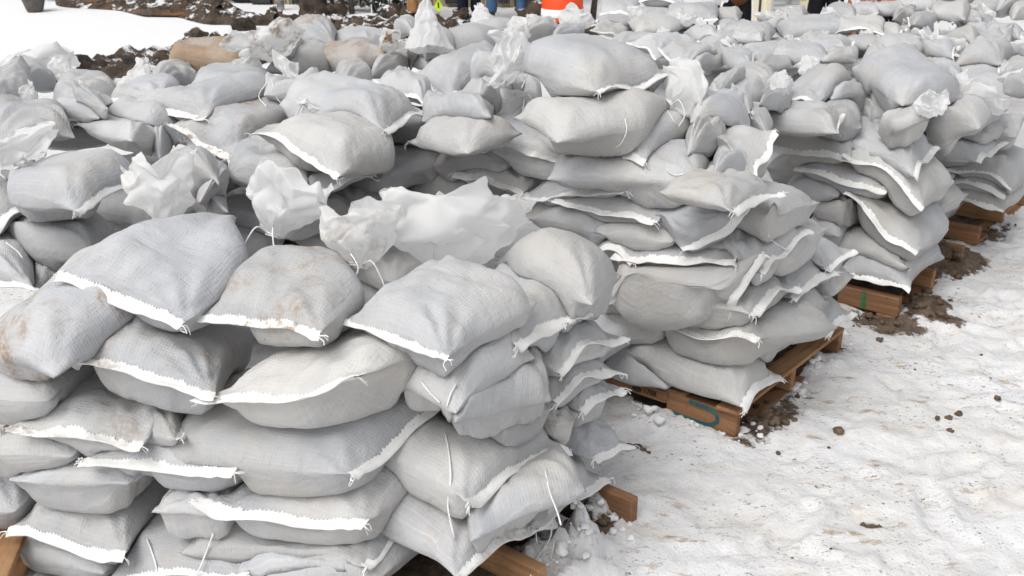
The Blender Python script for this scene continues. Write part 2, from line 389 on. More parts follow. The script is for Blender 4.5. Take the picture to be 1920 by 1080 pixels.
def sheets(P1, P2, Q, T, seed, neck, hem, nu, nv, crum, bf=.42):
    rs = np.random.RandomState(seed)
    m = (P1 + P2) / 2; A = Q - m; W = np.linalg.norm(P2 - P1); L = np.linalg.norm(A); bx = nrm(P2 - P1); ax = nrm(A)
    n = nrm(np.cross(bx, ax)); flip = n[2] < 0
    if flip: n = -n
    s = np.linspace(0, 1, nu); u = .55 * s + .45 * (.5 - .5 * np.cos(np.pi * s))
    sv = np.linspace(-1, 1, nv); v = .35 * sv + .65 * np.sin(sv * np.pi / 2)
    U, V = np.meshgrid(u, v, indexing='ij')
    # width: full at the seam, drawn in by the fill, rounded or gathered at the other end
    w = 1.03 - .09 * np.clip(U / .16, 0, 1) ** .8
    if not hem: w = w * (1 - .05 * np.clip(1 - U / .13, 0, 1) ** 2)
    if neck: e = np.clip((U - .55) / .45, 0, 1); w = w * (1 - .86 * e * e * (3 - 2 * e))
    else: w = w * (1 - .07 * np.clip((U - .86) / .14, 0, 1) ** 2)
    w = w * (1 + .05 * vn(np.stack([U * 3, V * .3, U * 0 + seed], -1), 5))
    p = 3.3; ue = 1 - np.clip(U / (.31 if hem else .2), 0, 1); ee = 1 - np.clip((1 - U) / .2, 0, 1)
    sq = np.abs(V) ** p + ue ** 2.3 + (0 if neck else ee ** 2.3)
    a = np.ones_like(U); c = .45 * np.clip(1 - sq, 0, 1) ** .5 + .55 * (np.clip(1 - np.abs(V) ** p, 0, 1) ** .5) * np.clip(1 - ue ** 2.2, 0, 1) ** .75 * (1 if neck else np.clip(1 - ee ** 2.2, 0, 1) ** .6)
    if neck: a = np.clip(1 - .92 * np.clip((U - .5) / .5, 0, 1) ** 1.7, 0.05, 1)
    # the sack is fuller on one side
    full = 1 + .13 * vn(np.stack([U * 1.6, V * .9, U * 0 + seed * 1.7], -1), 3)
    t = T * a * c * full
    sag = rs.uniform(-.018, .018); wob = rs.uniform(.4, 1.0)
    mid = np.zeros_like(U)
    near = np.exp(-U / .14)
    if hem: mid += near * (sag * (1 - V ** 2) * 1.3 + .016 * wob * np.sin(V * rs.uniform(2.5, 4.5) + rs.uniform(0, 6)) + .007 * np.sin(V * 7 + seed) * .5)
    mid += .012 * vn(np.stack([U * 2.2, V * 1.2, U * 0 + seed], -1), 9)
    # slight bend in plan
    bend = rs.uniform(-.03, .03)
    B = m + U[..., None] * A + (V * w * W / 2)[..., None] * bx + (bend * U * (1 - U) * 4)[..., None] * bx + mid[..., None] * n
    # ends of the hem pull outwards a little, its middle in
    if hem: B = B + ((.02 * (1 - V ** 2) - .008) * np.exp(-U / .08))[..., None] * ax
    # wrinkles
    x, y = U * L, V * w * W / 2
    wr = np.zeros_like(U)
    for k in range(2): wr += [.0050, .0030][k] * fbm(np.stack([x * [9, 24][k] + seed, y * [7, 20][k], x * 0 + seed * .7], -1), seed + k, 3)
    if hem: wr += .0032 * np.exp(-U * L / .05) * np.sin(y * rs.uniform(150, 210) + 3 * vn(np.stack([y * 20, x * 0, x * 0 + seed], -1), 2))
    # long soft folds fanning in from the seam
    if hem:
        fa_ = np.arctan2(y - .3 * W * rs.uniform(-1, 1), x + .12); wr += .0045 * np.exp(-(x / .2) ** 2) * np.sin(fa_ * rs.uniform(14, 22) + rs.uniform(0, 6)) * np.clip(x / .03, 0, 1)
    # diagonal tension folds from corners
    for cx, cy, an in [(0, -1, .8), (0, 1, -.8), (1, -1, 2.4), (1, 1, -2.4)]:
        if neck and cx == 1: continue
        dx, dy = x - cx * L, y - cy * W / 2; rr = np.sqrt(dx * dx + dy * dy); th = np.arctan2(dy, dx)
        wr += .008 * crum * np.exp(-((rr - .10) / .085) ** 2) * np.sin(th * rs.uniform(9, 14) + rs.uniform(0, 6))
    if neck:
        th = np.arctan2(y, (1.06 - U) * L + .01); e = np.clip((U - .38) / .5, 0, 1)
        wr += e * (.010 * np.abs(np.sin(th * 4.5 + seed)) + .005 * np.sin(th * 11 + seed * 2) + .004 * fbm(np.stack([th * 3, x * 4, x * 0 + seed], -1), seed, 3)) * (.35 + .65 * np.clip((1.15 - U) / .4, 0, 1))
    # a random cross crease or two
    for k in range(rs.randint(2, 5)):
        an = rs.uniform(0, 3.14); d = (x - L * rs.uniform(.2, .8)) * math.cos(an) + (y - W * rs.uniform(-.3, .3)) * math.sin(an) + .012 * vn(np.stack([x * 12, y * 12, x * 0 + seed], -1), k)
        al = -(x - L / 2) * math.sin(an) + y * math.cos(an); wr -= rs.uniform(.004, .009) * crum * np.exp(-(d / .009) ** 2) * np.exp(-((al - rs.uniform(-.08, .08)) / .09) ** 2)
    ed = np.sqrt(np.clip(a * c, 0, 1))
    top = B + (t * (1 - bf) + wr * ed)[..., None] * n; bot = B - (t * bf - .3 * wr * ed)[..., None] * n
    return top, bot, B, ed, n, ax, bx, x, y, W, L
def conform(top, bot, B, ed, face=True, gf=1):
    def hz(P):
        ix, iy = gi(P[..., 0], P[..., 1]); h = H[ix, iy]
        return np.where(h > P[..., 2] + (.10 if face else .13), P[..., 2] - .05, h)
    # lift the whole bag when it sits too deep in what is under it
    tz = np.clip(top[..., 2] - bot[..., 2], .001, None)
    pen = hz(bot) - bot[..., 2]; core = ed > .75
    mp = np.mean(np.clip(pen[core], 0, None)) - .35 * np.mean(tz[core])
    if mp > 0:
        dz = min(mp, .09); top[..., 2] += dz; bot[..., 2] += dz; B[..., 2] += dz
        pen = hz(bot) - bot[..., 2]
    pen = blur(pen, 1); up = np.clip(pen, 0, .16); up = np.maximum(up, blur(up, 3)); gap = np.clip(-pen, 0, .09) * np.clip((ed - .1) * 3, 0, 1) * (-pen < .17) * gf
    db = blur(up, 1) * .0 + up - blur(gap, 2) * .9
    k_ = int(26 * (top.shape[0] / 24) ** 2); dt = blur(up, k_) * .8 - blur(gap, k_) * .6
    dm = np.maximum(blur(dt, 2), np.clip(pen, 0, .1) * .85)
    dB = blur(.5 * (dm + dt), 1)
    e = np.clip(ed * 1.25, 0, 1)
    top[..., 2] += dB * (1 - e) + dt * e; bot[..., 2] += dB * (1 - e) + db * e; B[..., 2] += dB
    # keep a skin of sand between the two sheets
    lo = top[..., 2] - bot[..., 2]; need = np.clip(.035 * ed - lo, 0, None); top[..., 2] += blur(need, 2)
    return top, bot, B
def tail_mesh(base, tip, width, seed, r0=.018, flat=.55, open_=.9, kink=.25, cone=0, soft=0):
    """crumpled, flared top of a tied sack: a coarse folded tube, its folds kept crisp"""
    rs = np.random.RandomState(seed); ax = tip - base; L = np.linalg.norm(ax); ax = nrm(ax)
    ref = nrm(np.array([rs.normal() * .3, -1, .2])); s1 = nrm(np.cross(ax, ref)); s2 = np.cross(ax, s1)
    cs_, ct = 7, 13
    s = np.linspace(0, 1, cs_) ** .85; th = np.arange(ct) * 2 * np.pi / ct
    S, TH = np.meshgrid(s, th, indexing='ij')
    S = S + rs.uniform(-.07, .07, S.shape) * (S > .01) * (S < .99); TH = TH + rs.uniform(-.17, .17, S.shape)
    r = r0 + (width / 2 - r0) * (1 - (1 - np.clip(S / open_, 0, 1)) ** 1.8) * (1 - .12 * S ** 4)
    if cone: r = .012 + width / 2 * (1 - S) ** 1.05
    lobe = (.35 if cone else .35 if soft else .62) * np.tile(np.where(np.arange(ct) % 2 == 0, 1, -.8), (cs_, 1)) * rs.uniform(.4, 1, ct)[None]
    r = r * (1 + .26 * lobe * (1 - .35 * S) + rs.uniform(-.26, .26, S.shape) * (S > .1) * (.3 if cone else .6 if soft else .85))
    end = 1 + rs.uniform(-.32, .2, ct)[None] * S * (.25 if cone else 1)
    z = S * L * end * 1.08
    b1 = nrm(s1 * rs.uniform(-1, 1) + s2 * rs.uniform(-1, 1) + np.array([0, 0, -.4]))
    P = base + z[..., None] * ax + (r * np.cos(TH))[..., None] * s1 + (r * np.sin(TH) * flat)[..., None] * s2 + (kink * L * S ** 2 * .6)[..., None] * b1
    P = P + rs.normal(0, 1, P.shape) * ((.016 if cone else .05) * width * np.clip(S * 2, 0, 1))[..., None]
    # roll part of the rim outwards and down
    roll = rs.uniform(0, .35, ct) * (1 - cone); roll[rs.randint(0, ct)] = .8 * (1 - cone)
    P[-1] -= ax * (roll * L * .22)[:, None]
    k = 7; A = np.linspace(0, cs_ - 1, (cs_ - 1) * k + 1); Bq = np.arange(ct * k) / k
    i = np.minimum(A.astype(int), cs_ - 2); fa = (A - i)[:, None, None]; j = Bq.astype(int); fb = (Bq - j)[None, :, None]; j1 = (j + 1) % ct
    sm = lambda f: .72 * f + .28 * f * f * (3 - 2 * f)
    fa, fb = sm(fa), sm(fb)
    G = P[i][:, j] * (1 - fa) * (1 - fb) + P[i + 1][:, j] * fa * (1 - fb) + P[i][:, j1] * (1 - fa) * fb + P[i + 1][:, j1] * fa * fb
    # diagonal folds and billow between the folds
    bow = 16 * (fa * (1 - fa) * fb * (1 - fb)) * rs.uniform(-.085, .085, P.shape[:2])[i][:, j][..., None] * width
    ctr = base + (A / (cs_ - 1) * L)[:, None, None] * ax
    rad = G - ctr; rad = rad / (np.linalg.norm(rad, axis=-1, keepdims=True) + 1e-6); G = G + rad * bow
    H_ = G.copy()
    for _ in range(2):
        H_ = (H_ * 2 + np.roll(H_, 1, 1) + np.roll(H_, -1, 1)) / 4; H_[1:-1] = (H_[1:-1] * 2 + H_[2:] + H_[:-2]) / 4
    G = H_
    for fq, am in ((9, .010), (26, .0042), (60, .0012)):
        G = G + np.stack([(1 - 2 * np.abs(vn(G * fq + jj * 9.1, seed + jj))) for jj in range(3)], -1) * am * min(1, width / .16)
    # fine pleats running up from the gather
    sc = (A / (cs_ - 1))[:, None, None]; ang = np.arange(G.shape[1]) * 2 * np.pi / G.shape[1]
    G = G + rad * ((.0035 * np.sin(ang * 19 + seed) + .002 * np.sin(ang * 31 + seed * 2))[None, :, None] * np.exp(-(sc / .35) ** 2) * np.clip(sc * 8, 0, 1))
    ns, nt = G.shape[:2]
    F = [(a * nt + c, a * nt + (c + 1) % nt, (a + 1) * nt + (c + 1) % nt, (a + 1) * nt + c) for a in range(ns - 1) for c in range(nt)]
    return G.reshape(-1, 3), F
def string_mesh(mb, pts, w=.0035, seed=0):
    pts = np.asarray(pts, float)
    if len(pts) > 2 or True:
        n = 5; out = []
        P = np.vstack([2 * pts[0] - pts[1], pts, 2 * pts[-1] - pts[-2]])
        for i in range(1, len(P) - 2):
            for t in np.linspace(0, 1, n, endpoint=False):
                p0, p1, p2, p3 = P[i - 1:i + 3]
                out.append(.5 * ((2 * p1) + (-p0 + p2) * t + (2 * p0 - 5 * p1 + 4 * p2 - p3) * t * t + (-p0 + 3 * p1 - 3 * p2 + p3) * t ** 3))
        out.append(pts[-1]); pts = np.array(out)
    # flat plastic tape: thin elliptical section
    k0 = mb.k; mb.tube(pts, w, 6)
BAGROOT = {}; STRINGS = []
def make_bag(key, line, order):
    seed = line['seed']; rs = np.random.RandomState(seed + 17)
    P1, P2, Q = line['pts']; dep = depth_of((P1 + P2 + Q) / 3)
    near = dep < 4.9; mid = dep < 7
    nu, nv = (46, 34) if dep < 3.6 else (36, 26) if near else (32, 24)
    hem = line.get('hem', 1); neck = 'tail' in line or line.get('neck', 0)
    auto = (not neck) and (not line['face']) and (not hem) and key[0] in 'clmf' and seed % 5 < 3 and key != 'filler' and key not in ('c11', 'l15', 'f16', 'm9', 'l6b', 'l4b')
    neck = neck or auto
    top, bot, B, ed, n, ax, bx, x, y, W, L = sheets(P1, P2, Q, line.get('T', .14) * (.92 if line['face'] else .84), seed, neck, hem, nu, nv, line.get('crum', 1), line.get('bf', .42 if line['face'] else .24))
    top, bot, B = conform(top, bot, B, ed, line['face'], line.get('gap', 1))
    stamp(top)
    # ---- body mesh: top sheet + bottom sheet sharing the rim
    idt = np.arange(nu * nv).reshape(nu, nv); V = [top.reshape(-1, 3)]; UV = [np.stack([x.ravel(), y.ravel()], 1)]
    rim = np.zeros((nu, nv), bool); rim[0] = rim[-1] = True; rim[:, 0] = rim[:, -1] = True
    idb = idt.copy(); inner = np.where(~rim); idb[inner] = nu * nv + np.arange(len(inner[0]))
    V[0] = top.copy(); V[0][rim] = (top[rim] + bot[rim]) / 2; V[0] = V[0].reshape(-1, 3)
    V.append(bot[inner]); UV.append(np.stack([x[inner], y[inner] + .6], 1))
    V = np.concatenate(V); UV = np.concatenate(UV)
    F = []
    for g, fl in ((idt, 0), (idb, 1)):
        a, b, c, d = g[:-1, :-1].ravel(), g[1:, :-1].ravel(), g[1:, 1:].ravel(), g[:-1, 1:].ravel()
        q = np.stack([a, b, c, d], 1); F.append(q[:, ::-1] if fl else q)
    F = np.concatenate(F)
    org = [float((P1 + P2 + Q)[0] / 3), float((P1 + P2 + Q)[1] / 3), float(V[:, 2].min())]
    root = empty('sandbag', org); BAGROOT[key] = root
    tag(root, line['label'], 'sandbag', line['group'])
    dirt = line.get('dirt', 0.0); tone = line.get('tone', rs.uniform(-.10, .08))
    def props(o): o['dirt'] = float(dirt); o['seed'] = float((seed * 0.6180339) % 1); o['tone'] = float(tone); return o
    props(mesh_obj('sack_body', V, F, M['sack'], root, True, UV))
    # ---- hem: flat white strip with a notched stitched edge
    if hem:
        k = 150 if near else 60; ss = np.linspace(0, 1, k)
        def row(G, i, sv):
            f = sv * (nv - 1); j = np.minimum(f.astype(int), nv - 2); t = (f - j)[:, None]
            return G[i][j] * (1 - t) + G[i][j + 1] * t
        e0 = row((top + bot) / 2, 0, ss); t1, b1 = row(top, 2, ss), row(bot, 2, ss)
        w0 = line.get('hw', rs.uniform(.024, .034)) * .82; rr = ss * W
        ruf = .006 * vn(np.stack([rr * 11, rr * 0, rr * 0 + seed], -1), 7) + .0022 * vn(np.stack([rr * 34, rr * 0, rr * 0 + seed], -1), 8)
        drop = rs.uniform(-.55, .0); edge = w0 * (1 + .13 * vn(np.stack([rr * 7, rr * 0 + 3, rr * 0 + seed], -1), 7))
        out = nrm(ax * -1 + np.array([0, 0, drop]))
        R_ = [None] * 5
        o0 = e0 + out * 1e-3
        zig = (np.arange(k) % 3 < 1) * .55 + vn(np.stack([rr * 70, rr * 0, rr * 0 + seed], -1), 3) * .5
        dirin = np.stack([nrm(v) for v in (t1 - e0)]); 
        R_[0] = e0 + dirin * ((.006 + .010 * zig * rs.uniform(.6, 1.3, k)))[:, None] + n * .0028
        R_[1] = e0 + n * .0042 - ax * .002
        R_[2] = e0 + out * (edge * .5)[:, None] + n * (.0022 + ruf * .6)[:, None]
        R_[3] = e0 + out * edge[:, None] + n * (ruf * 1.6 + .0015)[:, None]
        R_[4] = R_[3] - n * .0035; R5 = e0 + out * (edge * .5)[:, None] + n * (ruf * .6 - .0022)[:, None]; R6 = e0 - n * .0042 - ax * .002
        rows = R_[:5] + [R5, R6]
        HV = np.concatenate(rows); nr = len(rows)
        HF = [(i * k + j, i * k + j + 1, (i + 1) * k + j + 1, (i + 1) * k + j) for i in range(nr - 1) for j in range(k - 1)]
        props(mesh_obj('hem', HV, HF, M['hem'], root, True))
        if near and line.get('thread', 1):
            for e, sg in ((0, -1), (k - 1, 1)):
                mb = MB(); p = R_[2][e]
                for _ in range(rs.randint(2, 5)):
                    d = nrm(bx * sg + rs.normal(0, .55, 3) + np.array([0, 0, -.35])); q = p + d * rs.uniform(.012, .032)
                    string_mesh(mb, [p - bx * sg * .006, p + (q - p) * .5 + rs.normal(0, .004, 3), q + np.array([0, 0, -.008])], rs.uniform(.0010, .0019))
                props(mb.build('loose_thread', M['hem'], root, True))
        elif mid and dep < 5.6:
            pass
    # ---- gathered tail
    neckp = (top[-1, nv // 2] + bot[-1, nv // 2]) / 2
    if auto:
        sd_ = rs.uniform(-.05, .05); tip = neckp + ax * rs.uniform(.05, .09) + bx * sd_ + np.array([0, 0, rs.uniform(.05, .10)])
        V_, F_ = tail_mesh(neckp - ax * .03, tip, rs.uniform(.10, .15), seed + 3, .015, .8, .8, .2, 0, seed % 2)
        props(mesh_obj('gathered_top', V_, F_, M['film'], root, True))
    if 'tail' in line:
        tx, ty, tw = line['tail'][:3]; nd = depth_of(neckp); kn = line['tail'][3] if len(line['tail']) > 3 else .25
        tip = at_depth(tx, ty, nd * .985)
        base = neckp - ax * .035
        if len(line['tail']) > 5:   # the sack is tied off under other bags: the tail starts where it comes out
            base = at_depth(line['tail'][4], line['tail'][5], nd * .985)
        V_, F_ = tail_mesh(base, tip, tw * (1.4 if key[0] in 'fcl' else 1.15) / F_PX * nd, seed + 3, .017, line.get('flat', .8), line.get('open', .8), kn, line.get('cone', 0), line.get('soft', 0))
        tl = props(mesh_obj('gathered_top', V_, F_, M['film'], root, True)); tl['dirt'] = float(line.get('tdirt', dirt * .5))
        if near:
            mb = MB(); ta = nrm(tip - base); s1 = nrm(np.cross(ta, [0, 0, 1.01])); s2 = np.cross(ta, s1)
            a = np.linspace(0, 2 * np.pi, 18); c = base + ta * .012
            for kk in (0, 1): mb.tube([c + ta * .006 * kk + .023 * (np.cos(q) * s1 + np.sin(q) * s2) for q in a], .0026, 6, False)
            for kk in (0, 1):
                d = nrm(s1 * rs.uniform(-1, 1) + np.array([rs.uniform(-.4, .4), -.6, rs.uniform(-.1, .5)])); p = c + d * .02
                string_mesh(mb, [p, p + d * .05 + np.array([0, 0, .01]), p + d * .09 + np.array([rs.uniform(-.03, .03), 0, -.05]), p + d * .11 + np.array([rs.uniform(-.03, .03), 0, -.1])], .0024)
            props(mb.build('tie_string', M['hem'], root, True))
    for st in line.get('str', []): STRINGS.append((root, st,   .0027 if dep < 3.5 else .0022))
    return root
GROUPS = {'A': 'sandbags on the nearest pallet', 'B': 'sandbags on the second pallet', 'C': 'sandbags on the third pallet',
          'D': 'sandbags on the fourth pallet', 'G': 'sandbags of the left hand rows', 'F': 'sandbags of the far rows'}
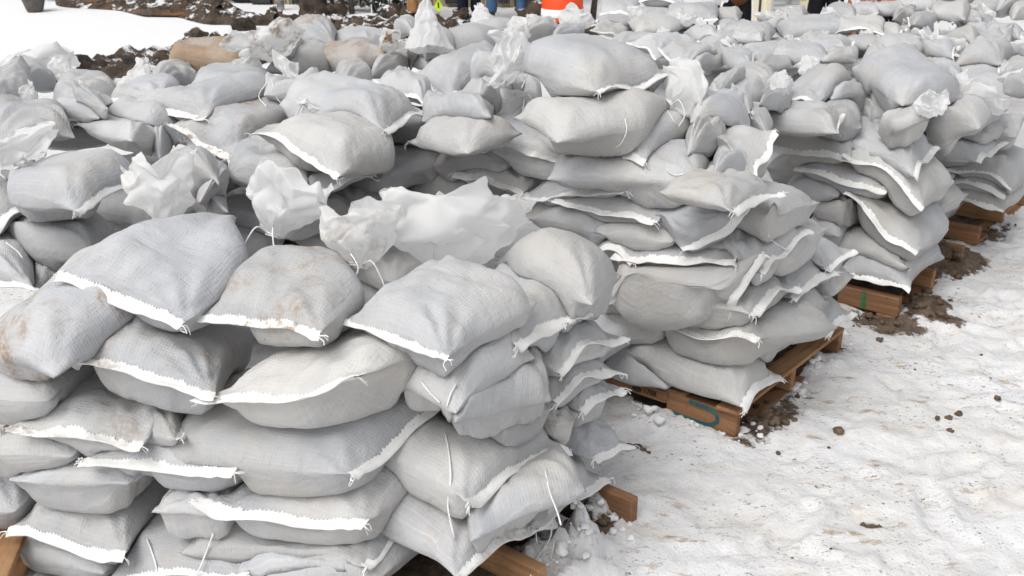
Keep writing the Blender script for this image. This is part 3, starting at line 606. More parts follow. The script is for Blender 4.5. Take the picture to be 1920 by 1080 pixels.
TABLE = r'''
a1|0,1045,AF 200,1075,AF in0|hem=0|plump grey sandbag at the lower left corner, just above the orange board end
a14|440,1078,AF 655,1092,AF in0|hem=0|rounded bag top cut off by the lower frame edge below the long bottom bag
a25|705,1095,AF 860,975,= 560,1050,=|hem=0,T=.13,L=.4|bag with a blank side at the nearest stack's bottom corner, under two hanging strings
a0|-215,1010,AF -5,1030,AF in0|hem=0,T=.16|bag edge at the left frame border above the orange board end
a01|-190,930,AF 28,950,AF in0|hem=0,T=.15|bag edge at the left frame border beside the limp hemmed bag
a2|27,990,AF 233,1033,AF in5|sag=1,T=.16,L=.5|sandbag with limp white hem and sharp folded right corner at the far lower left
a3|205,1076,AF 460,1058,AF in-4|T=.16,L=.5,str=[((275,1010),(285,1035,-.02),(293,1062,-.02),(297,1085,0)),((400,1000),(385,1040,-.02),(370,1078,0))]|sandbag with an upward arched white hem, two strings lying over it, bottom edge
a13|673,1083,AF 845,942,= 425,990,=|T=.17,L=.62,hw=.034|long sandbag lying along the lowest visible row, white hem slanting down from the front corner
a4|280,958,AF 418,965,AF in0|hem=0,L=.45|small blank bag end wedged between four bags low on the front of the nearest stack
a19|850,1078,AR 1035,985,AR in0|T=.16,dirt=.25,bf=.14,gap=0|lowest right side sandbag of the nearest stack, thin hem drooping over snowy pallet
a5|382,932,AF 693,975,AF 775,850,=|T=.17,L=.56,hw=.038,thread=1|plump sandbag with wide arched white hem and frayed threads, mid front of nearest stack
a18|880,1010,.30 868,915,.34 1030,900,.34|hem=0,T=.15,L=.46|puckered sandbag with a knotted corner low on the right side of the nearest stack
a20|995,985,AR 1128,900,AR in0|T=.15,dirt=.2,str=[((1022,880),(1030,920),(1045,960),(1052,985)),((1035,985),(1030,1012),(1005,1050),(995,1080)),((1050,985),(1040,1015),(1032,1050))],bf=.14,gap=0|sandbag whose frayed hem hangs over the wooden block at the right, strings dangling from it
a7|10,888,AF 242,908,AF in0|hem=0,T=.15|blank rounded sandbag end at the left, below the bag with a brown creased hem
a16|838,935,AR 1055,860,AR in0|T=.17,L=.40,hw=.032,str=[((835,812),(842,850,-.02),(845,900,-.02),(840,950,-.02),(852,1010,-.01))]|blue-grey sandbag, straight white hem rising right, middle of the nearest stack's right side
a6|165,862,AF 443,872,AF in3|T=.15,L=.5,sag=1,hw=.034|sandbag with a deeply sagging fleck dotted hem, front of the nearest stack
a11|-60,838,AF 132,848,AF in0|hem=0|blank sandbag touching the left frame edge below a brown creased hem
a24|1042,795,AR 1088,775,AR in0|hem=0,W=.3|narrow blank bag corner pinched between two hems at the right side
a23|1106,868,AR 1180,838,AR in0|T=.13,bf=.14,gap=0,hw=.021|small sandbag end at the far right edge of the nearest stack over trodden snow
a8|20,785,AF 275,822,AF in4|T=.15,dirt=.5,L=.5|sandbag with brownish creased hem and twisted left corner, left of the nearest stack
a9|332,832,AF 385,745,= 145,765,=|T=.15,L=.55|sandbag lying sideways with its hem turned away to the right, below the mud stained hem
a10|656,884,AF 868,725,= 385,790,=|T=.17,L=.62,W=.44,hw=.03,str=[((790,715),(805,735),(825,755)),((855,720),(845,740),(838,762))]|very long smooth sandbag across the nearest stack, hem running down its right end
a17|852,798,.66 832,700,.68 1018,712,.66|hem=0,T=.16,L=.5|fat round sandbag without visible hem just right of the front corner of the nearest stack
a21|950,800,AR 1040,765,AR in0|hem=0,W=.3,dirt=.3|small dirty rounded bag corner with a brown smudge tucked in the right side
a22|1082,765,AR 1165,710,AR in0|T=.16,hw=.021|sandbag with a steep hem near the right rear edge of the nearest stack
a12|-140,742,AF 88,745,AF in0|hem=0|blank grey sandbag at the left edge directly under the big dirty bag
a39|1036,735,AR 1160,690,AR in0|T=.14,hw=.021|sandbag with a ragged hem corner at the rear of the nearest stack's right side
a26|138,672,AF 398,718,AF 380,590,=|T=.18,dirt=.75,L=.54,hw=.032|sandbag with clods of mud stuck on its white hem, upper left front
a27|378,742,AF 685,702,AF 800,610,=|T=.19,L=.58,W=.42,hw=.036|large clean sandbag with a broad bright hem at the nearest stack's upper front corner
a28|60,702,.68 200,606,.70 330,600,.72|T=.12,hw=.045,up=-.3|flattened sandbag with a long folded hem slanting beside the big dirty bag
a35|1048,690,AR 1165,622,AR in0|T=.14,hw=.021|blue-grey sandbag with a tapering tip pointing right, under the frayed hem at the upper right
a34|962,658,.78 1095,583,.77 880,575,.80|T=.15,L=.46|sandbag with a toothed stitched hem rising to the right beside a white flap
a38|1062,592,.76 1145,552,.75 1000,540,.78|T=.12,L=.46,hw=.021|small sandbag with a twisted tip and string loop, nearest stack's upper right
a36|850,790,.70 1010,690,= 760,660,=|T=.14,L=.45,hem=0,tail=(870,690,95,.1,990,668),flat=.35,open=1|sandbag under a crumpled white flap on the right shoulder of the nearest stack
a29|-60,640,.78 105,716,.72 325,435,.95|hem=0,T=.18,dirt=1.0,L=.72,W=.44,tone=.06,tail=(300,298,120,.12,300,430),tdirt=.1,soft=1|big cream sandbag smeared with brown dirt slumping down the left of the nearest stack
a31|378,583,.865 600,612,.86 625,478,.92|T=.165,dirt=.75,L=.46,W=.40,hw=.022,tail=(672,398,120,.08,668,505),tdirt=.3|dirt speckled sandbag with a muddy tied neck on top of the nearest stack
a32|648,598,.86 840,660,.855 925,545,.90|T=.145,L=.45,hw=.012,W=.40|smooth pale sandbag with a thin rolled hem below the large white ruffle
a33|1168,508,.86 1110,572,.82 930,490,.90|hem=0,T=.165,L=.56,W=.42,neck=1,tail=(836,378,235,.05,842,530),flat=.85,soft=1,open=.75|pointed speckled blue-grey sandbag with a huge crumpled white ruffle on the nearest stack
a30|118,518,.94 345,594,.88 430,408,.96|T=.155,L=.52,W=.40,hw=.036,tail=(545,335,130,.08,510,450),tdirt=.0,soft=1|large sandbag with long diagonal white hem and tall tied top crowning the nearest stack

b41|1118,705,BF 1246,735,BF in0|hem=0,T=.15,bf=.14,gap=0|sandbag with two short threads hanging over the lettering on the pallet board
b40|1387,765,BF 1460,700,= 1205,655,=|T=.17,L=.58,bf=.14,gap=0|lowest front sandbag of the second stack, its hem drooping over the teal marked pallet corner
b37|1545,625,BR 1598,578,BR in0|T=.13,bf=.14,gap=0,hw=.021|lowest rear sandbag of the second stack's right side, thin hem over the pallet
b35|1452,645,BR 1540,590,BR in0|hem=0,T=.15,dirt=.2|round blank sandbag low on the right side of the second stack
b39|1205,606,BF 1430,643,BF 1480,600,=|T=.17,dirt=.3,L=.5|sandbag with a dull brownish hem across its middle near the second stack's base
b42|1105,590,BF 1240,602,BF in0|hem=0|thin shadowed sandbag beside the nearest stack, left end of the second stack's low row
b36|1500,592,BR 1560,560,BR in0|hem=0,T=.13,W=.3|small dark rumpled bag end between hems on the second stack's right side
b38|1560,560,BR 1603,520,BR in0|hem=0,W=.3,gap=0|plain bag edge at the second stack's far rear, beside the third pallet
b28|1357,616,BF 1420,482,BF 1140,555,=|T=.19,L=.6,W=.42,hw=.034,dirt=.15,tone=-.05|broad sandbag with brown spots and a hem bent down sharply at the second stack's corner
b31|1405,590,BR 1492,530,BR in0|T=.15,L=.5,hw=.03|neat sandbag with a crisp diagonal hem just right of the second stack's corner
b32|1480,558,BR 1562,503,BR in0|T=.15,hw=.03|sandbag with a slanted hem, second from the corner on the second stack's right side
b37b|1545,505,BR 1598,462,BR in0|T=.13,hw=.021|sandbag whose hem hangs past the second stack's rear right edge at mid height
b27|1150,488,BF 1388,478,BF in0|T=.14,dirt=.15|flat sandbag with a long thin horizontal hem on the front of the second stack
b29|1395,500,BF 1440,425,= 1275,440,=|hem=0,T=.17|fat rounded pale sandbag at the second stack's corner, above the long horizontal hem
b33|1425,500,BR 1512,448,BR in0|T=.13,L=.42,str=[((1440,440),(1452,455,-.02),(1478,470,-.02))],hw=.021|sandbag with a thin curved hem and a limp string, right of the rounded corner bag
b34|1472,474,BR 1556,428,BR in0|hem=0,T=.15,L=.42|plump blank sandbag near the top of the second stack's right side
b26|1097,472,BF 1188,480,BF in6|T=.12|sandbag showing only a ragged squared white hem flap above the thin horizontal hem
b25|1108,452,BF 1262,456,BF in0|hem=0,T=.12|thin blank sandbag squeezed under the double edged hem of the second stack
b30|1282,470,BF 1398,397,BF 1180,410,=|T=.15,L=.52|sandbag with a hem climbing steeply to the right near the second stack's corner
b23|965,405,BF 1145,442,BF in10|hem=0,T=.18,crum=2.6,tone=-.13,dirt=.2|dark crumpled sandbag full of folds behind the large white ruffle
b22|1368,388,BR 1462,352,BR in0|T=.10,hw=.021,L=.28,up=-.25|sandbag with a flaring hem at the top of the second stack's right side
b23b|1452,400,BR 1540,372,BR in0|hem=0,T=.13,L=.4|smooth sandbag high on the right side of the second stack, next to the third stack
b24|1050,374,BF 1230,424,BF 1335,355,=|T=.15,L=.56,hw=.026|sandbag with a sharp bright hem ending in a thread, centre front of the second stack
b19|748,378,BF 872,372,BF in0|hem=0,T=.18|shadowed plump sandbag at the left end of the second stack's front, over the dark gap
b21|978,362,BF 1180,350,BF in0|T=.13,dirt=.1|flat sandbag with a wavy grey hem under a loose plastic curl
b20|855,318,BF 982,358,BF 990,300,=|T=.13,crum=1.5|sandbag with a long drooping hem and streaky folds on the second stack's left front
b18|1312,345,BF 1335,292,= 1045,312,=|hem=0,T=.14,L=.6,str=[((1250,295),(1252,320,-.02),(1275,328,-.02),(1310,312,-.02))]|long flat blank sandbag with a looped string, high on the front of the second stack
b21b|1335,362,.93 1412,345,= 1370,310,.97|hem=0|smooth bag end below the crumpled sheet at the second stack's upper corner
b15|765,302,BF 992,308,BF in0|hem=0,T=.15|long shaded sandbag under the hem with the plastic knot, left of the second stack's front
b16|892,284,BF 1070,290,BF 1010,250,=|T=.14,dirt=.3,hw=.03|sandbag with a dirty flat hem ending in a folded box corner
b17|1070,290,BF 1214,314,BF 1270,240,=|T=.17,L=.5,hw=.026,str=[((1172,222),(1175,245,-.02),(1165,268,-.02),(1155,276,-.02))]|well filled sandbag with straight white hem and a thin string lying on it
b14|766,268,1.0 872,232,1.0 930,268,1.0|T=.13|sandbag with a white hem curving up under the knotted plastic, second stack
b20b|1285,312,1.0 1362,290,1.02 1310,240,1.04|hem=0,crum=2.8,T=.17,tone=-.04|crumpled sack with deep soft folds right of the topmost tied bag
b13|790,228,1.04 805,188,1.04 925,205,1.05|hem=0,T=.13|narrow blank sandbag running right to a folded hem, above the second stack's left front
b18r|1412,342,1.0 1448,240,1.06 1345,268,1.04|T=.15,hw=.034|sandbag on end with a tall bright hem standing at the second stack's upper right corner
b12|856,168,1.1 898,205,1.08 945,172,1.12|T=.13,L=.42,W=.32|small sandbag with a V shaped dark fold beside its short hem
b11|880,170,1.12 900,145,1.12 985,150,1.13|hem=0,neck=1,T=.15,tail=(898,243,95,.2,985,185)|sandbag with a long white neck hanging forward into a knotted ball of plastic
b19r|1290,255,1.04 1415,250,1.04 1330,205,1.08|hem=0,T=.14|plain sandbag under the crossing ties at the right of the second stack's top
b9|960,222,1.16 1045,264,1.10 1258,192,1.19|T=.17,L=.66,W=.40,hem=0,tail=(1312,158,105,.15,1250,200),str=[((1248,195),(1215,200,-.03),(1180,230,-.04),(1160,270,-.06)),((1250,205),(1262,225,-.02),(1270,235,-.02))],soft=1|big sandbag drawn into a tight pleated neck with a white top at right
b8|1118,168,1.27 1265,142,1.29 980,102,1.33|T=.2,L=.66,W=.5,hw=.02,dirt=.18,tail=(925,105,95,.2,992,110),tone=.02|biggest sandbag, domed and pale with a rolled corner, crowning the second stack

c1|1577,498,CF 1710,540,CF in0|T=.15,hw=.026,bf=.14,gap=0|lowest sandbag of the third stack, hem pointing down over the green marked wooden block
c2|1700,505,CF 1708,465,= 1530,420,=|T=.17,L=.56,W=.42,hw=.02|broad gridded sandbag lying along the front of the third stack, second from the bottom
c2b|1505,425,CF 1575,445,CF in0|hem=0|shaded bag side where the second and third stacks meet
c26|1518,385,CF 1590,392,CF in0|hem=0,crum=2.2,tone=-.08|puckered dark sandbag with loose fibres between the second and third stacks
c3|1583,364,CF 1718,474,CF in0|T=.17,hw=.03,W=.46|tilted gridded sandbag with a steep hem running down right, third stack front
c5b|1460,362,CF 1572,372,CF in0|hem=0,crum=1.8,tone=-.05|rippled shadowed sandbag below the brown stained hem on the third stack
c5|1495,312,CF 1662,356,CF in0|T=.15,dirt=.4,hw=.024|sandbag with a brown stained lip and long hem, upper front of the third stack
c4|1588,282,CF 1732,385,CF in0|T=.16,hw=.034,W=.46|narrow sandbag squeezed under the corner bag, its toothed hem slanting across the third stack
c6|1440,262,CF 1594,290,CF in0|T=.14,hw=.03|dark fronted sandbag with a white upper hem under a long pillow shaped bag
c7|1712,330,CF 1752,282,= 1585,265,=|T=.19,L=.52,hw=.024|plump pale sandbag on the third stack's corner with frayed ties on its hem
c8|1570,252,0.93 1578,222,0.93 1415,225,0.93|T=.15,L=.54,hw=.012|long pillow shaped sandbag lying level on top of the third stack's left end
c8b|1530,230,0.92 1620,235,0.92 1560,190,0.95|hem=0,neck=1,T=.15,tail=(1655,212,70,.1,1625,238),soft=1|softly pleated sandbag with an upright translucent pouch, top middle of the third stack
c9|1445,185,0.99 1535,186,0.97 1560,150,1.01|T=.12,L=.46|thin sandbag with a cream hem edge lying across the third stack's back
c14|1560,186,0.99 1640,178,0.99 1520,150,1.01|hem=0,T=.13|drooping flat sandbag with crossing ties in the middle of the third stack's back
c15|1645,245,0.90 1725,205,0.93 1730,225,0.93|hem=0,T=.14,L=.4|triangular grey bag corner beside the upright pouch on the third stack
c12|1608,125,1.00 1668,182,0.96 1660,110,1.02|T=.13,hw=.022,L=.4|upright sandbag with a beaded hem wedged against the large sack with a pale neck
c11|1690,196,1.00 1812,185,0.98 1650,118,1.08|hem=0,T=.20,L=.6,W=.44|large smooth sandbag with a pale drawn neck, leaning on the third stack's back
c10|1735,268,0.82 1835,240,0.82 1822,205,0.88|hem=0,T=.19,dirt=.25,L=.48,tail=(1838,170,70,.1,1812,205)|ochre stained sandbag tied with a pert white top on the right of the third stack
c18|1380,250,0.98 1440,255,0.98 1420,215,1.00|hem=0,T=.13|plain sandbag behind the standing hem of the second stack's corner
c19|1395,210,1.00 1440,180,1.01 1350,180,1.03|hem=0,T=.13,neck=1,tail=(1404,180,50,.2,1385,198)|rumpled sandbag with a short crinkled top between the second and third stacks

d1|1750,375,DF 1882,393,DF in0|T=.14,hw=.024,bf=.14,gap=0|lowest sandbag of the fourth stack resting on a dark wooden block
d2|1750,343,DF 1886,364,DF in0|T=.13,hw=.024|flat sandbag with a jagged hem, second from the bottom of the fourth stack
d3|1778,318,DF 1898,350,DF in0|T=.15,hw=.02|domed sandbag with a double stitched hem, third from the bottom of the fourth stack
d3b|1700,312,DF 1790,328,DF in0|T=.14|dark hemmed bag peeping out between the third and fourth stacks
d4|1752,300,DF 1826,305,DF in0|hem=0,T=.15|blank rounded sandbag above the double stitched hem of the fourth stack
d6|1828,300,DR 1882,270,DR in0|T=.14|sandbag with a small hem at the fourth stack's right corner
d6b|1880,345,DR 1905,320,DR in0|hem=0,W=.3|bag edge bulging out at the right of the fourth stack near its base
d5|1760,255,0.66 1830,262,0.64 1800,230,0.66|T=.13|sandbag with a toothed hem facing left, just under the ochre stained bag
d8|1845,248,DR 1897,232,DR in0|hem=0,T=.14|rounded blank sandbag on the right flank of the fourth stack
d7|1845,218,DR 1895,205,DR in0|hem=0,T=.14|rounded sandbag one row above the flank bag of the fourth stack
d9|1790,185,0.86 1900,180,0.84 1830,135,0.90|hem=0,T=.17,L=.55|broad wrinkled sandbag on top of the fourth stack with folds fanning from its left
d10|1785,122,0.96 1880,128,0.96 1860,98,0.98|hem=0,T=.15,L=.5|long sandbag lying behind the broad wrinkled one on the fourth stack
d11|1905,255,DR 1925,215,DR in0|hem=0|bag edge at the right frame border beside the fourth stack

l4|-40,548,.62 62,538,.6 20,460,.66|T=.16|dark sandbag at the left edge crossed by two loose strings
l4b|bL 55 470 200 545 .60|hem=0,T=.15|shaded bag between the fan pleated sandbag and the big cream dirty one
l3|195,492,.66 215,415,.7 5,440,.78|T=.19,hem=0,neck=1,L=.56,tone=-.08,tail=(-25,475,60,.2,5,442),str=[((5,450),(25,480,-.03),(50,520,-.05)),((12,455),(40,480,-.03),(60,530,-.05))]|shaded sandbag with fan shaped pleats drawn to a tie at the left edge
l26|600,440,.62 745,445,.62 in5|hem=0,T=.16,tone=-.05|deeply shaded bag in the gap left of the huge white ruffle
l26b|745,412,BF 825,412,BF in0|hem=0,T=.16,tone=-.05|shaded bag end in the dark gap below the second stack's left front
l27b|375,410,.76 430,400,.76 400,350,.8|hem=0,T=.15|blank bag behind the tall translucent pouch of the nearest stack
l25|557,372,.82 700,330,.84 640,300,.86|T=.14,hw=.02|sandbag with a thin hem running under the big plump pillow of the left row
l24|420,345,.86 580,350,.86 520,275,.9|hem=0,T=.18,L=.5|rounded sandbag with a vertical fold at its right end, middle left row
l24b|600,405,.72 750,398,.72 in0|hem=0,T=.16|blank shaded bag directly beneath the thin hem of the left row
l27|328,365,.86 415,362,.86 375,290,.9|hem=0,T=.16|small blue-grey bag between the tall pouch and the vertically folded bag
l2|-40,440,.84 118,352,.84 0,330,.88|T=.17,hw=.03|sandbag with a broad curling hem at the left edge under the big domed bag
l28|375,385,.84 425,380,.8 400,345,.82|hem=0,W=.3,L=.4|sliver of a pale bag showing beside loose strings behind the tall pouch
l1|140,398,.92 285,318,.94 20,330,.96|T=.21,L=.62,W=.5,hw=.022,tail=(20,275,120,.2,40,310)|big domed sandbag with a ruffled pale tie at its left, left edge of the photo
l8|322,235,.98 436,300,.94 520,205,1.0|T=.18,dirt=.8,L=.52,hw=.026|sandbag with an ochre stained corner below its cream hem
l6b|bL 70 228 190 285 .92|hem=0,T=.14|flat shaded bag in the hollow behind the big domed bag
l6|145,236,.97 208,262,.95 275,280,.92|T=.13,L=.5|low flat sandbag with a short bright hem at its upper left
l5|190,215,1.0 215,240,.98 345,275,.95|hem=0,T=.15,L=.54|sandbag slanting down to the right between two rows at the left
l5b|300,300,.92 330,270,.92 280,240,.95|hem=0,W=.3,L=.45|blank bag side in the hollow left of the ochre stained corner
l23|482,248,1.02 635,330,.95 730,270,1.0|T=.21,L=.56,W=.46,hw=.028,tail=(600,205,55,.2,590,225)|large plump sandbag with a stitched front edge, centre of the left rows
l10|-20,250,1.02 145,262,1.0 60,200,1.04|hem=0,T=.16,crum=2|draped grey sack at the left under a pale pleated cloth edge
l11|92,215,1.03 190,222,1.02 140,195,1.05|hem=0,T=.12|thin level sandbag just right of the draped grey sack
l7|248,212,1.04 388,236,1.02 470,182,1.05|T=.15,L=.52,hw=.026|flat sandbag with a straight white hem pointing right below the open white sack
l22|720,254,1.03 795,210,1.04 560,180,1.08|T=.19,L=.6,W=.44,hw=.026|large smooth sandbag bending down to a hem corner at its right, left rows
l14|-30,220,1.06 70,184,1.06 10,165,1.1|T=.15,hw=.03,dirt=.1|sandbag with a cream hem rising to the right at the upper left edge
l12|110,198,1.04 225,195,1.04 130,155,1.08|hem=0,T=.18,L=.55,crum=1.5|softly creased sandbag behind the curled translucent cuff
l12c|150,202,1.08 200,200,1.08 170,175,1.09|hem=0,T=.08,L=.36,W=.28,neck=1,tail=(175,175,48,.2,160,200)|small sack end with a curled translucent cuff
l13|30,165,1.06 110,170,1.06 60,140,1.08|hem=0,T=.13,neck=1,tail=(55,110,110,.3,60,152),str=[],soft=1|sandbag with a tall translucent hood at the upper left against the snow
l9|190,200,1.08 300,188,1.08 300,150,1.12|T=.12,L=.44,hw=.02,tail=(262,118,120,.0,250,195),flat=.5,cone=1|half open sandbag with a white triangular mouth standing up
l20|345,188,1.05 520,180,1.05 440,150,1.08|hem=0,T=.15,L=.5|grey sandbag behind the open white mouthed bag
l21|500,178,1.07 600,185,1.07 540,170,1.09|hem=0,T=.1,neck=1,L=.38,W=.3,tail=(568,138,85,.2,545,172),str=[((500,155),(485,180),(500,200,-.04)),((510,155),(520,185),(545,215,-.05),(520,232,-.08))]|sandbag tied off with a bright wide white top and looping strings
l21b|290,160,1.02 380,165,1.02 330,135,1.06|T=.12,dirt=.6,L=.46|flat mud flecked sandbag beneath the brown bag at the upper left
l15|312,150,1.06 345,100,1.08 478,115,1.08|T=.2,dirt=1.45,tone=-.05,hem=0,L=.58,W=.36,neck=0|brown soaked sandbag lying against the snow at the upper left
l16|600,105,1.1 640,125,1.1 500,130,1.1|hem=0,neck=1,T=.18,L=.55,tail=(447,128,60,.1,492,140)|pale sandbag with a knobbly white knot at its left, right of the brown bag
l17|530,92,1.1 575,100,1.1 510,110,1.12|hem=0,T=.12,neck=1,L=.42,tail=(498,60,100,.2,515,115),tdirt=.7|sandbag with a tall dirt spotted plastic top against the snow field
l18|545,88,1.1 632,85,1.1 605,40,1.2|hem=0,T=.14,dirt=.9,L=.42,W=.34,crum=2,tail=(606,38,60,0,598,92),tdirt=.9,cone=1|mud streaked sandbag raised to a peak at the top of the left rows
l19|605,132,1.06 640,100,1.08 722,118,1.06|hem=0,T=.16,dirt=1.2,L=.48|brown and cream dirty sandbag behind the white topped one
l29|640,170,1.06 705,160,1.06 655,140,1.08|hem=0,T=.14|plain sandbag under the dirty brown and cream one
l30|695,108,1.1 765,85,1.12 640,80,1.12|T=.15,L=.54,hw=.016|smooth low sandbag with a short hem on the skyline left of the tall cone
l31|738,70,1.14 775,60,1.14 770,50,1.14|hem=0,T=.12,W=.3,L=.4|small sandbag with a twist of thread on the skyline left of the tall cone
l32|690,146,1.06 765,140,1.06 740,105,1.1|hem=0,T=.15|blank sandbag at the foot of the tall pale cone
m1|700,160,1.06 800,200,1.02 780,165,1.06|T=.14,hw=.016,tone=.04|cream tinted sandbag with a short low hem under the tall cone
m2|778,142,1.08 842,185,1.04 925,125,1.1|T=.17,L=.55,hw=.014|sandbag with an upright seam at its left, below the long streaked one
m4|768,122,1.12 800,130,1.08 965,75,1.16|T=.22,L=.62,W=.44,hem=0,dirt=.1|long streaked sandbag slanting up right from the foot of the tall cone
m3|762,122,1.08 845,116,1.1 802,85,1.2|hem=0,T=.18,L=.4,W=.36,tail=(801,8,74,.0,803,95),flat=.7,cone=1|tall pale sandbag standing up to a pointed white peak on the skyline
m5|845,72,1.01 880,85,1.01 985,50,0.99|hem=0,T=.14,L=.55,tail=(893,14,70,.05,912,62),cone=1,soft=1|sandbag with a rounded white tip raised before the jeans wearer
m6|965,78,1.01 1035,82,0.99 1000,40,1.03|hem=0,T=.17,L=.44,tail=(1015,38,62,.1,1010,55),soft=1|small finely gridded sandbag with a white crown left of the traffic barrel
m7|1030,80,1.01 1095,78,1.01 1060,55,1.05|hem=0,T=.13,L=.4,neck=1,tail=(1080,22,52,.2,1055,62),flat=.4|sandbag with a curved white flap rising in front of the traffic barrel

f6|1107,58,1.1 1172,80,1.06 1150,50,1.1|T=0.090,hw=.02|flat sandbag with a long bright hem, lowest in the pile right of barrel
f5|bL 1120 30 1192 57 1.12|T=0.107,hw=.02,tail=(1198,25,32,.15,1184,43)|sandbag between two hemmed ones at the left of the pile right of the barrel
f3b|bL 1150 62 1245 100 1.12|hem=0,T=.13,tail=(1251,61,24,.15,1237,79)|broad pale sandbag just behind the right shoulder of the biggest sandbag
m9|bL 900 150 1000 205 1.08|hem=0,T=.15|shaded sandbag in the hollow left of the two big topmost bags
m10|bL 905 92 1000 150 1.1|hem=0,T=.15|sandbag behind the ruffled left end of the biggest sandbag
f4|bL 1185 30 1285 68 1.14|hem=0,T=0.123,tail=(1291,29,27,.15,1277,47)|blue-grey sandbag with fine ribs in the middle of the pile right of the barrel
f3|1178,78,1.1 1232,108,1.06 1295,85,1.1|T=0.123,L=.52,hw=.01|cream grey sandbag with a stitched lower corner below the ribbed one
f7|bF 1130 -8 1196 40 1.22|T=0.107,hw=.03|sandbag with a drooping white hem, upper left of the pile by the barrel
f8|bL 1196 14 1256 38 1.16|hem=0,T=0.090|small bag with a short dark seam under the topmost bags right of the barrel
f9|bF 1247 6 1337 44 1.2|T=0.115,hw=.026|sandbag with a wavy bright hem, upper middle of the pile by the barrel
f10|bR 1255 -12 1352 18 1.26|T=0.098,hw=.02|topmost sandbag right of the barrel with its hem end against the brown coat
f11|bF 1200 -22 1272 12 1.26|T=0.098,hw=.026|topmost sandbag cut by the upper frame edge right of the barrel
f12|bR 1333 12 1388 46 1.18|hem=0,T=0.115,L=.45|bag sloping down right to the feet of the brown coated person
f13|bL 1250 34 1318 54 1.12|hem=0,T=0.098|thin sandbag behind the little bright ruffle right of the barrel
f14|bR 1288 48 1345 78 1.1|T=0.107,neck=1,tail=(1325,60,42,.2,1310,70),hw=.02|sandbag with a little bright ruffle below the pile right of the barrel
f14b|bL 1345 38 1400 62 1.12|T=0.098|small sandbag with a dark creased hem behind the little ruffle
f1|1235,92,1.08 1276,132,1.02 1330,112,1.06|T=0.131,L=.5,hw=.016,tone=-.04|ribbed sandbag with a pale hem facing left, right of the biggest sandbag
f2|bL 1290 82 1372 136 1.08|T=0.148,hw=.02,tail=(1378,86,36,.15,1364,104)|rounded sandbag directly behind the ribbed hem-fronted one
f15|bL 1316 60 1388 98 1.08|T=0.123,hw=.02|square shouldered sandbag left of the twisted neck in the far middle
f16|bR 1362 44 1448 84 1.1|hem=0,T=0.139,neck=0|humped sandbag below the black post
f17|bF 1375 55 1425 86 1.12|hem=0,T=0.098,neck=1,tail=(1400,62,38,.2,1395,78)|sandbag with a twisted upright neck below the black post
f18|bL 1390 78 1495 126 1.06|hem=0,T=0.139,L=.55,tail=(1501,80,35,.15,1487,98)|long blue-grey sandbag in the far middle, dark beneath
f20|bR 1350 90 1412 130 1.08|neck=1,T=0.098,tail=(1385,102,50,.2,1372,118),hw=.02|sandbag with a crumpled white top left of the long blue-grey one
f19|bL 1413 110 1476 138 1.04|T=0.107|sandbag with a crisp box like end under the long blue-grey one
f30a|bF 1368 132 1445 164 1.04|hem=0,T=0.115,tail=(1396,129,27,.15,1406,147)|plain sandbag in the hollow behind the second stack's corner
f31a|bL 1412 150 1470 186 1.03|hem=0,T=0.115,tail=(1476,148,32,.15,1462,166)|sandbag with a torn beige patch beside it in the far middle
f31|bL 1335 155 1385 195 1.05|T=0.123,hw=.02|shadowed bag just right of the second stack's crumpled white top
f32|bF 1320 186 1400 222 1.05|T=0.115,hw=.02,tail=(1362,184,32,.15,1360,202)|sandbag in front of the crinkled top between the stacks
f33|bF 1425 182 1478 205 1.05|hem=0,T=0.098|small pale bag left of the third stack's pillow shaped bag
f21|bL 1462 26 1575 80 1.14|hem=0,T=0.164,L=.56|large domed sandbag in front of the black trousered person
f21b|bR 1425 25 1480 60 1.16|hem=0,T=0.123,neck=1,tail=(1455,35,52,.2,1450,50)|sandbag with a pale crumpled crown in front of the cream cabinet
f21c|bR 1455 10 1510 45 1.18|hem=0,T=0.107,neck=1,tail=(1482,22,40,.1,1480,38)|sandbag with a bow like white top in front of the grey pole
f22|bR 1520 68 1593 102 1.1|T=0.123,hw=.02|dark shaded sandbag below the large domed one
f22b|bF 1455 92 1545 126 1.08|hem=0,T=0.123,neck=1,tail=(1495,122,55,.2,1490,118)|buff tinted sandbag with a crumpled top in the far middle
f22c|bF 1545 92 1600 130 1.08|hem=0,T=0.107,neck=1,tail=(1570,112,50,.2,1565,122)|sandbag with a small upright frill above the third stack
f23|bF 1575 50 1652 74 1.14|T=0.098,hw=.022|flat sandbag with a long level hem in the far right middle
f24|bF 1588 72 1660 98 1.1|hem=0,T=0.107,tail=(1633,67,32,.15,1624,85)|flat sandbag directly below the level hem in the far right middle
f25|bR 1543 30 1612 62 1.16|T=0.123,crum=1.6,hw=.02,tail=(1537,27,35,.15,1551,45)|creased sandbag right of the black trousered person
f31c|bF 1548 12 1602 42 1.2|hem=0,T=0.115,neck=1,tail=(1577,6,38,.0,1570,32),cone=1|sandbag rising to a white point in front of the black trousers
f31d|bF 1596 8 1645 36 1.2|T=0.115,neck=1,tail=(1602,2,34,.0,1612,30),cone=1,hw=.02|sandbag with a raised white wing under the brown sleeve
f26|bR 1617 35 1692 84 1.14|T=0.131,hw=.022|sandbag sliding down to the right with a pale upper hem
f27|bL 1640 66 1742 114 1.1|T=0.139,L=.55,hw=.02,tail=(1748,68,28,.15,1734,86)|wide bluish sandbag with an S shaped string on it
f27b|bF 1640 10 1690 32 1.22|hem=0,T=0.107|small sandbag below the orange vest
f28|bR 1715 72 1790 116 1.12|T=0.123,neck=1,tail=(1752,68,70,.15,1745,108),hw=.02|sandbag with a tall glassy white ruffle in the far right
f29|bR 1765 60 1830 100 1.14|hem=0,T=0.115,neck=1,tail=(1796,78,55,.2,1785,92)|sandbag with a squat ruffle right of the tall glassy one
